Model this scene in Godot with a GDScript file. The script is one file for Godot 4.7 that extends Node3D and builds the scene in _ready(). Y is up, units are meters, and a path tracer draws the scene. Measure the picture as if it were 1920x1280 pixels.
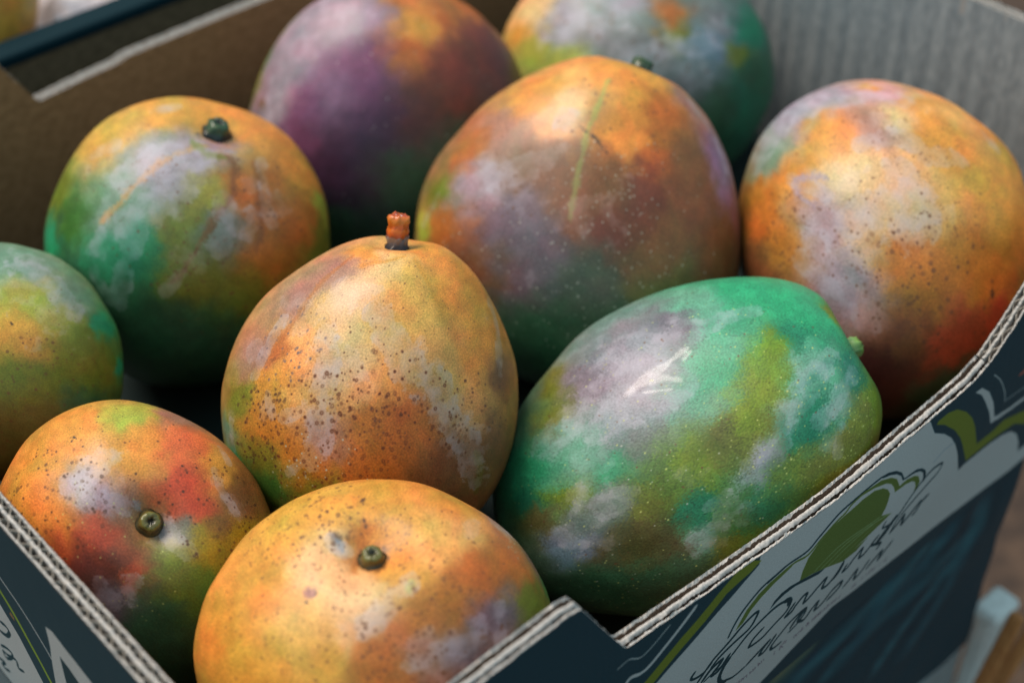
extends Node3D

# A printed carton of mangoes seen close from above, under soft daylight from the upper left.

const ALONG := Vector3(0.7373, 0, -0.6756)     # along the long side of the carton, away to the right
const ACROSS := Vector3(0.6756, 0, 0.7373)     # along its short side, towards the viewer
const FRUIT_FRONT := Vector3(0, 0.6626, 0.749) # the side of each fruit where its skin map is centred
const FRUIT_UP := Vector3(0, 0.749, -0.6626)
const MAP := 1024                              # pixels a side of each skin map
const COARSE := 224

var noise_fine: PackedByteArray
var noise_patch: PackedByteArray
var noise_grain: PackedByteArray
var noise_wide: PackedByteArray
var fruit_specs: Array = []
var skin_colour: Array = []
var skin_relief: Array = []
var jitter := FastNoiseLite.new()

# skin tones, as painted albedo in sRGB
var O := Color8(218, 142, 58)
var OL := Color8(232, 164, 88)
var OC := Color8(230, 164, 82)
var OR := Color8(214, 104, 58)
var Y := Color8(212, 156, 62)
var AM := Color8(178, 98, 38)
var AM2 := Color8(190, 114, 40)
var R := Color8(184, 72, 46)
var RB := Color8(108, 52, 38)
var D := Color8(92, 48, 44)
var BR := Color8(122, 76, 44)
var BD := Color8(84, 72, 40)
var P := Color8(112, 62, 98)
var PL := Color8(132, 98, 126)
var PD := Color8(66, 42, 68)
var PS := Color8(104, 90, 104)
var PK := Color8(212, 150, 150)
var L := Color8(160, 136, 148)
var LB := Color8(160, 114, 94)
var C := Color8(234, 182, 124)
var W := Color8(146, 143, 155)
var S := Color8(98, 108, 106)
var SB := Color8(96, 118, 136)
var MG := Color8(112, 142, 116)
var TM := Color8(94, 160, 130)
var T := Color8(44, 150, 104)
var T2 := Color8(28, 114, 84)
var G := Color8(66, 110, 44)
var GB := Color8(70, 82, 66)
var GD := Color8(48, 90, 64)
var GL := Color8(140, 176, 84)
var V := Color8(110, 116, 36)
var V2 := Color8(96, 92, 48)
var VY := Color8(112, 134, 30)
var YG := Color8(168, 168, 62)
var YV := Color8(160, 140, 34)
var SPOT := Color8(104, 66, 46)
var BSPOT := Color8(72, 46, 34)
var RING := Color8(98, 52, 30)
var GREY := Color8(112, 92, 92)
var PALE := Color8(188, 190, 178)
var YPALE := Color8(196, 200, 120)
var INK := Color8(34, 32, 36)
var WHITE := Color8(236, 238, 236)
# print tones
var CARD := Color8(196, 190, 184)
var DARK := Color8(15, 56, 66)
var INKT := Color8(8, 52, 60)
var OLIVE := Color8(118, 124, 36)
var OLIVE2 := Color8(96, 112, 46)
var OLIVEB := Color8(140, 158, 40)
var OLIVEL := Color8(150, 172, 120)
var MAROON := Color8(104, 78, 94)
var RED := Color8(180, 90, 70)
var CREASE := Color8(128, 144, 158)
var STREAK := Color8(48, 98, 106)
var STREAK2 := Color8(34, 78, 88)
var SMUDGE := Color8(104, 108, 84)


func _ready():
	# ---- camera, sky, light
	var cam := Camera3D.new()
	cam.name = "camera"
	cam.position = Vector3(0, 0.36, 0)
	cam.rotation_degrees = Vector3(-41.5, 0, 0)
	var lens := CameraAttributesPhysical.new()
	lens.frustum_focal_length = 53.62
	lens.frustum_near = 0.03
	lens.frustum_far = 60.0
	lens.frustum_focus_distance = 0.487
	lens.exposure_aperture = 6.3
	cam.attributes = lens
	add_child(cam)
	var env := Environment.new()
	env.background_mode = Environment.BG_SKY
	var sky_material := ProceduralSkyMaterial.new()
	sky_material.sky_top_color = Color(0.61, 0.74, 0.80)
	sky_material.sky_horizon_color = Color(0.22, 0.47, 0.54)
	sky_material.sky_curve = 0.25
	sky_material.ground_bottom_color = Color(0.03, 0.09, 0.11)
	sky_material.ground_horizon_color = Color(0.08, 0.18, 0.22)
	sky_material.sky_energy_multiplier = 1.0
	var sky := Sky.new()
	sky.sky_material = sky_material
	env.sky = sky
	env.background_energy_multiplier = 0.54
	env.tonemap_mode = Environment.TONE_MAPPER_LINEAR
	env.tonemap_exposure = 2.2
	env.sdfgi_enabled = true
	env.ssao_enabled = true
	env.ssil_enabled = true
	var world := WorldEnvironment.new()
	world.name = "world"
	world.environment = env
	add_child(world)
	var sun := DirectionalLight3D.new()
	sun.name = "sun"
	sun.light_color = Color(1.0, 0.955, 0.90)
	sun.light_energy = 0.5
	sun.light_angular_distance = 34.0
	sun.shadow_enabled = true
	add_child(sun)
	sun.look_at_from_position(Vector3(-0.44, 0.86, -0.28), Vector3.ZERO)

	jitter.seed = 5
	jitter.frequency = 1.0
	jitter.noise_type = FastNoiseLite.TYPE_SIMPLEX
	jitter.fractal_octaves = 3

	make_ground()
	make_carton()
	make_lower_carton()
	make_crate()
	make_neighbour()
	make_mangoes()


# ---------------------------------------------------------------- naming
func tag(o: Node3D, label: String, category: String, group := ""):
	o.set_meta("label", label)
	o.set_meta("category", category)
	if group:
		o.set_meta("group", group)


func thing(called: String, at: Vector3) -> Node3D:
	var o := Node3D.new()
	o.name = called
	add_child(o, true)
	o.position = at
	return o


func put(called: String, mesh: Mesh, m: Material, parent: Node) -> MeshInstance3D:
	var o := MeshInstance3D.new()
	o.name = called
	o.mesh = mesh
	for k in mesh.get_surface_count():
		mesh.surface_set_material(k, m)
	parent.add_child(o, true)
	return o


func noise_look(low: Color, high: Color, scale: Vector3, rough := 0.85, sd := 1, freq := 0.02, octaves := 4) -> StandardMaterial3D:
	var n := FastNoiseLite.new()
	n.seed = sd
	n.frequency = freq
	n.fractal_octaves = octaves
	var g := Gradient.new()
	g.colors = PackedColorArray([low, high])
	g.offsets = PackedFloat32Array([0.25, 0.75])
	var t := NoiseTexture2D.new()
	t.width = 512
	t.height = 512
	t.seamless = true
	t.noise = n
	t.color_ramp = g
	var m := StandardMaterial3D.new()
	m.albedo_texture = t
	m.roughness = rough
	m.uv1_triplanar = true
	m.uv1_world_triplanar = true
	m.uv1_scale = scale
	return m


# ---------------------------------------------------------------- sheets and boards
func quad(st: SurfaceTool, a: Vector3, b: Vector3, c: Vector3, d: Vector3):
	for p in [a, b, c, a, c, d]:
		st.add_vertex(p)


func loft(rows: Array, m: Material, called: String, parent: Node, smooth := true) -> MeshInstance3D:
	# rows of points joined row to row
	var st := SurfaceTool.new()
	st.begin(Mesh.PRIMITIVE_TRIANGLES)
	if smooth:
		var w: int = rows[0].size()
		for r in rows:
			for p in r:
				st.add_vertex(p)
		for i in rows.size() - 1:
			for j in w - 1:
				var a := i * w + j
				for k in [a, a + 1, a + w + 1, a, a + w + 1, a + w]:
					st.add_index(k)
	else:
		st.set_smooth_group(-1)
		for i in rows.size() - 1:
			for j in rows[i].size() - 1:
				quad(st, rows[i][j], rows[i][j + 1], rows[i + 1][j + 1], rows[i + 1][j])
	st.generate_normals()
	return put(called, st.commit(), m, parent)


func box(st: SurfaceTool, t: Transform3D, size: Vector3, bevel := 0.002):
	# a box with chamfered edges
	var h := size / 2.0
	var b := minf(bevel, minf(h.x, minf(h.y, h.z)) * 0.5)
	var c := func(sx, sy, sz, k): return t * Vector3(sx * (h.x - (0.0 if k == 0 else b)), sy * (h.y - (0.0 if k == 1 else b)), sz * (h.z - (0.0 if k == 2 else b)))
	for s in [-1, 1]:
		quad(st, c.call(s, -1, -1, 0), c.call(s, 1, -1, 0), c.call(s, 1, 1, 0), c.call(s, -1, 1, 0))
		quad(st, c.call(-1, s, -1, 1), c.call(1, s, -1, 1), c.call(1, s, 1, 1), c.call(-1, s, 1, 1))
		quad(st, c.call(-1, -1, s, 2), c.call(1, -1, s, 2), c.call(1, 1, s, 2), c.call(-1, 1, s, 2))
		for q in [-1, 1]:
			quad(st, c.call(s, q, -1, 0), c.call(s, q, -1, 1), c.call(s, q, 1, 1), c.call(s, q, 1, 0))
			quad(st, c.call(s, -1, q, 0), c.call(s, -1, q, 2), c.call(s, 1, q, 2), c.call(s, 1, q, 0))
			quad(st, c.call(-1, s, q, 1), c.call(-1, s, q, 2), c.call(1, s, q, 2), c.call(1, s, q, 1))
			for r in [-1, 1]:
				for p in [c.call(s, q, r, 0), c.call(s, q, r, 1), c.call(s, q, r, 2)]:
					st.add_vertex(p)


# A board is described by: origin, the direction of u, the inward direction, thickness, a bulge and the path of its rim in (u, y).
class Board:
	var origin: Vector3
	var u_way: Vector3
	var inward: Vector3
	var thick := 0.006
	var bulge := 0.0
	var bulge_at := Vector3(0.3, -0.03, 0.14)
	var path := PackedVector2Array()
	var floor_y := -0.087

	func at(u: float, y: float, t: float) -> Vector3:
		var b := 0.0
		if bulge != 0.0:
			var k := (u - bulge_at.x) / bulge_at.z
			var v := (y - bulge_at.y) / 0.05
			b = bulge * exp(-k * k) * exp(-v * v)
		return origin + u_way * u + Vector3(0, y, 0) + inward * (t - b)


func resample(way: PackedVector2Array, step: float) -> PackedVector2Array:
	var r := PackedVector2Array()
	for i in way.size() - 1:
		var n := maxi(1, int(way[i].distance_to(way[i + 1]) / step))
		for k in n:
			r.append(way[i].lerp(way[i + 1], float(k) / n))
	r.append(way[way.size() - 1])
	return r


func normals_2d(way: PackedVector2Array) -> PackedVector2Array:
	var r := PackedVector2Array()
	for i in way.size():
		var d := (way[mini(i + 1, way.size() - 1)] - way[maxi(i - 1, 0)]).normalized()
		r.append(Vector2(-d.y, d.x))
	return r


func board_faces(b: Board, part: Node, outer: Material, inner: Material, size_mm: Vector2, corner: Vector2, ridges := 0.0):
	# outer and inner sheet, each a grid from the floor to the rim; the outer one carries its print
	var way := resample(b.path, 0.0016)
	for side in 2:
		var st := SurfaceTool.new()
		st.begin(Mesh.PRIMITIVE_TRIANGLES)
		var rows := 14
		for i in way.size():
			for j in rows + 1:
				var y := lerpf(b.floor_y, way[i].y, float(j) / rows)
				var t := 0.0 if side == 0 else b.thick
				if side == 1 and ridges > 0.0:
					t += ridges * (sin(way[i].x / 0.0112 * TAU + 0.6 * jitter.get_noise_2d(way[i].x * 40.0, y * 12.0)) + 1.3 * jitter.get_noise_2d(way[i].x * 120.0, y * 10.0))
				elif side == 0:
					t -= 0.0001 + 0.0002 * absf(jitter.get_noise_2d(way[i].x * 20.0, y * 260.0))
				st.set_uv(Vector2((way[i].x - corner.x) * 1000.0 / size_mm.x, (corner.y - y) * 1000.0 / size_mm.y))
				st.add_vertex(b.at(way[i].x, y, t))
		for i in way.size() - 1:
			for j in rows:
				var a := i * (rows + 1) + j
				var c := a + rows + 1
				for k in ([a, c, a + 1, c, c + 1, a + 1] if side == 0 else [a, a + 1, c, c, a + 1, c + 1]):
					st.add_index(k)
		st.generate_normals()
		put("outer_liner" if side == 0 else "inner_liner", st.commit(), outer if side == 0 else inner, part)


func board_edge_grooved(b: Board, part: Node, from_u: float, to_u: float, paper: Material, medium: Material, rough_cut: float, sd: float):
	# the cut runs along the flutes: three paper edges with two torn grooves between
	var way := resample(b.path, 0.0007)
	var up := normals_2d(way)
	var k := b.thick / 0.006
	var shape := [[0.0, -0.0001, 0.15], [0.0002, 0.0001, 0.6], [0.0007, 0.0, 1.0], [0.00075, -0.0045, 0.4], [0.0020, -0.0050, 0.3], [0.0021, -0.0010, 0.9], [0.0025, -0.0003, 0.3], [0.0032, 0.0002, 0.12], [0.0037, -0.0004, 0.7], [0.0038, -0.0045, 0.5], [0.0052, -0.0050, 0.4], [0.00525, -0.0004, 1.1], [0.0058, 0.0002, 0.6], [0.006, -0.0001, 0.15]]
	var rows := []
	for i in way.size():
		if way[i].x < from_u or way[i].x > to_u:
			continue
		var row := PackedVector3Array()
		for q in shape.size():
			var s: Array = shape[q]
			var jag: float = s[2] * rough_cut
			var x := way[i].x
			var dt := 0.00020 * jag * (jitter.get_noise_2d(x * 900.0, q * 7.3 + sd) + 0.9 * jitter.get_noise_2d(x * 130.0, q * 3.1 + sd))
			var dy := 0.00045 * jag * (jitter.get_noise_2d(x * 700.0, q * 5.7 + 40.0 + sd) + jitter.get_noise_2d(x * 90.0, q * 4.7 + 80.0 + sd))
			if q == 0 or q == shape.size() - 1:
				dt = 0.0
			var p: Vector2 = way[i] + up[i] * (s[1] + dy)
			row.append(b.at(p.x, p.y, s[0] * k + dt))
		rows.append(row)
	# paper lips and middle liner are pale, the torn fluting between them is brown, darkened as painted groove shade
	for span in [[0, 3, paper, "liner_edge"], [2, 6, medium, "torn_fluting"], [5, 10, paper, "liner_edge"], [9, 12, medium, "torn_fluting"], [11, 14, paper, "liner_edge"]]:
		var cut := []
		for r in rows:
			cut.append(r.slice(span[0], span[1]))
		loft(cut, span[2], span[3], part, span[0] == 5)


func board_edge_cells(b: Board, part: Node, from_u: float, to_u: float, paper: Material, medium: Material, wave: float, sd: float, depth := 0.009):
	# the cut runs across the flutes: three liners and two wavy papers with open cells between
	var way := resample(b.path, 0.0008)
	var up := normals_2d(way)
	var k := b.thick / 0.006
	var liners := SurfaceTool.new()
	liners.begin(Mesh.PRIMITIVE_TRIANGLES)
	liners.set_smooth_group(-1)
	var flutes := SurfaceTool.new()
	flutes.begin(Mesh.PRIMITIVE_TRIANGLES)
	flutes.set_smooth_group(-1)
	var length := 0.0
	for i in way.size() - 1:
		var step := way[i].distance_to(way[i + 1])
		if way[i].x >= from_u and way[i].x <= to_u:
			for ln in [[0.0002, 0.0007], [0.0027, 0.0035], [0.0053, 0.0058]]:
				var e := []
				for n in 2:
					var w := way[i + n]
					var dy := 0.0005 * jitter.get_noise_2d(w.x * 500.0, ln[0] * 4000.0 + sd)
					var dt := 0.00022 * jitter.get_noise_2d(w.x * 300.0 + 9.0, ln[0] * 3000.0 + sd)
					var p := w + up[i + n] * dy
					var low := w - up[i + n] * depth
					var t0: float = ln[0] * k + (0.0 if ln[0] < 0.001 else dt)
					var t1: float = ln[1] * k + (0.0 if ln[0] > 0.005 else dt)
					e.append([b.at(low.x, low.y, t0), b.at(p.x, p.y, t0), b.at(p.x, p.y, t1), b.at(low.x, low.y, t1)])
				for q in 3:
					quad(liners, e[0][q], e[0][q + 1], e[1][q + 1], e[1][q])
			for fl in [[0.0017, 0.00095, wave, 0.0], [0.0044, 0.00085, wave * 0.86, 1.0]]:
				var e := []
				for n in 2:
					var w := way[i + n]
					var s := length + step * n
					var ph: float = s / fl[2] * TAU + fl[3] + 0.5 * jitter.get_noise_2d(s * 60.0, sd)
					var t: float = (fl[0] + fl[1] * sin(ph)) * k
					var dy := -0.0004 + 0.0007 * jitter.get_noise_2d(w.x * 600.0, fl[3] * 20.0 + sd)
					var p := w + up[i + n] * dy
					var low := w - up[i + n] * depth
					e.append([b.at(low.x, low.y, t - 0.0002), b.at(p.x, p.y, t - 0.0002), b.at(p.x, p.y, t + 0.0002), b.at(low.x, low.y, t + 0.0002)])
				for q in 3:
					quad(flutes, e[0][q], e[0][q + 1], e[1][q + 1], e[1][q])
		length += step
	liners.generate_normals()
	flutes.generate_normals()
	put("liner_edge", liners.commit(), paper, part)
	put("fluting", flutes.commit(), medium, part)


# ---------------------------------------------------------------- flat print on the boards
func print_image(items: Array, mm: Vector2, base: Color, sd: int, soft := false) -> ImageTexture:
	var s := 8.0
	var im := Image.create(int(mm.x * s), int(mm.y * s), false, Image.FORMAT_RGB8)
	im.fill(base)
	var rng := RandomNumberGenerator.new()
	rng.seed = sd
	for it in items:
		var pts := PackedVector2Array()
		for k in it[3].size() / 2:
			pts.append(Vector2(it[3][k * 2], it[3][k * 2 + 1]) * s)
		if it[0] == "fill":
			fill_shape(im, pts, it[1])
		elif it[0] == "line":
			stroke(im, pts, it[1], it[2] * s, true)
		else:
			var run := resample(pts, 0.5 * s)
			var turn := normals_2d(run)
			var k := 0
			while k < run.size() - 3:
				var h: float = it[2] * s * rng.randf_range(0.5, 1.1)
				if rng.randf() < 0.82:
					var a := run[k] + turn[k] * h
					var c := run[k] - turn[k] * h
					stroke(im, PackedVector2Array([a, c]), it[1], 0.42 * s, false)
					if rng.randf() < 0.5:
						stroke(im, PackedVector2Array([a if rng.randf() < 0.5 else c, run[k + 2] + turn[k] * rng.randf_range(-1.0, 1.0) * h]), it[1], 0.36 * s, false)
				k += rng.randi_range(2, 3)
	im.shrink_x2()
	if soft:
		var full := im.get_size()
		im.resize(full.x / 26, full.y / 26, Image.INTERPOLATE_LANCZOS)
		im.resize(full.x, full.y, Image.INTERPOLATE_CUBIC)
	# paper fibre: a faint tone of its own
	var n := FastNoiseLite.new()
	n.seed = sd
	n.frequency = 0.35
	n.fractal_octaves = 2
	var grey := n.get_image(im.get_width(), im.get_height())
	grey.convert(Image.FORMAT_RGB8)
	var data := im.get_data()
	var fibre := grey.get_data()
	for k in data.size():
		data[k] = clampi(data[k] + (fibre[k] - 128) / 9, 0, 255)
	im = Image.create_from_data(im.get_width(), im.get_height(), false, Image.FORMAT_RGB8, data)
	return ImageTexture.create_from_image(im)


func fill_shape(im: Image, pts: PackedVector2Array, c: Color):
	var lo := INF
	var hi := -INF
	for p in pts:
		lo = minf(lo, p.y)
		hi = maxf(hi, p.y)
	for y in range(maxi(0, int(lo)), mini(im.get_height() - 1, int(hi)) + 1):
		var cuts := []
		for i in pts.size():
			var a := pts[i]
			var b := pts[(i + 1) % pts.size()]
			if (a.y <= y + 0.5) != (b.y <= y + 0.5):
				cuts.append(a.x + (y + 0.5 - a.y) / (b.y - a.y) * (b.x - a.x))
		cuts.sort()
		for i in cuts.size() / 2:
			im.fill_rect(Rect2i(int(cuts[i * 2]), y, maxi(1, int(cuts[i * 2 + 1]) - int(cuts[i * 2])), 1), c)


func stroke(im: Image, pts: PackedVector2Array, c: Color, width: float, taper: bool):
	# a smooth pen line through the points
	var curve := Curve2D.new()
	for i in pts.size():
		var d := Vector2.ZERO
		if i > 0 and i < pts.size() - 1:
			d = (pts[i + 1] - pts[i - 1]) * 0.16
		curve.add_point(pts[i], -d, d)
	curve.bake_interval = 1.5
	var run := curve.get_baked_points()
	for k in run.size():
		var r := width / 2.0
		if taper:
			r *= clampf(0.45 + minf(k, run.size() - 1 - k) / (width * 1.2 + 1.0), 0.0, 1.0)
		var ri := int(ceil(r))
		for dy in range(-ri, ri + 1):
			var w2 := r * r - dy * dy
			if w2 > 0.0:
				var w := sqrt(w2)
				im.fill_rect(Rect2i(int(run[k].x - w), int(run[k].y) + dy, maxi(1, int(2.0 * w)), 1), c)


func printed(t: Texture2D) -> StandardMaterial3D:
	var m := StandardMaterial3D.new()
	m.albedo_texture = t
	m.roughness = 0.62
	m.texture_repeat = false
	return m


# ---------------------------------------------------------------- setting
func make_ground():
	var g := thing("ground", Vector3(0.4, -0.62, -0.4))
	g.set_meta("kind", "structure")
	g.set_meta("label", "dark brown ground far below the stacked cartons")
	var pm := PlaneMesh.new()
	pm.size = Vector2(60, 60)
	put("ground_sheet", pm, noise_look(Color8(58, 44, 36), Color8(86, 66, 52), Vector3(3, 3, 3), 0.9, 3), g)


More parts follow.
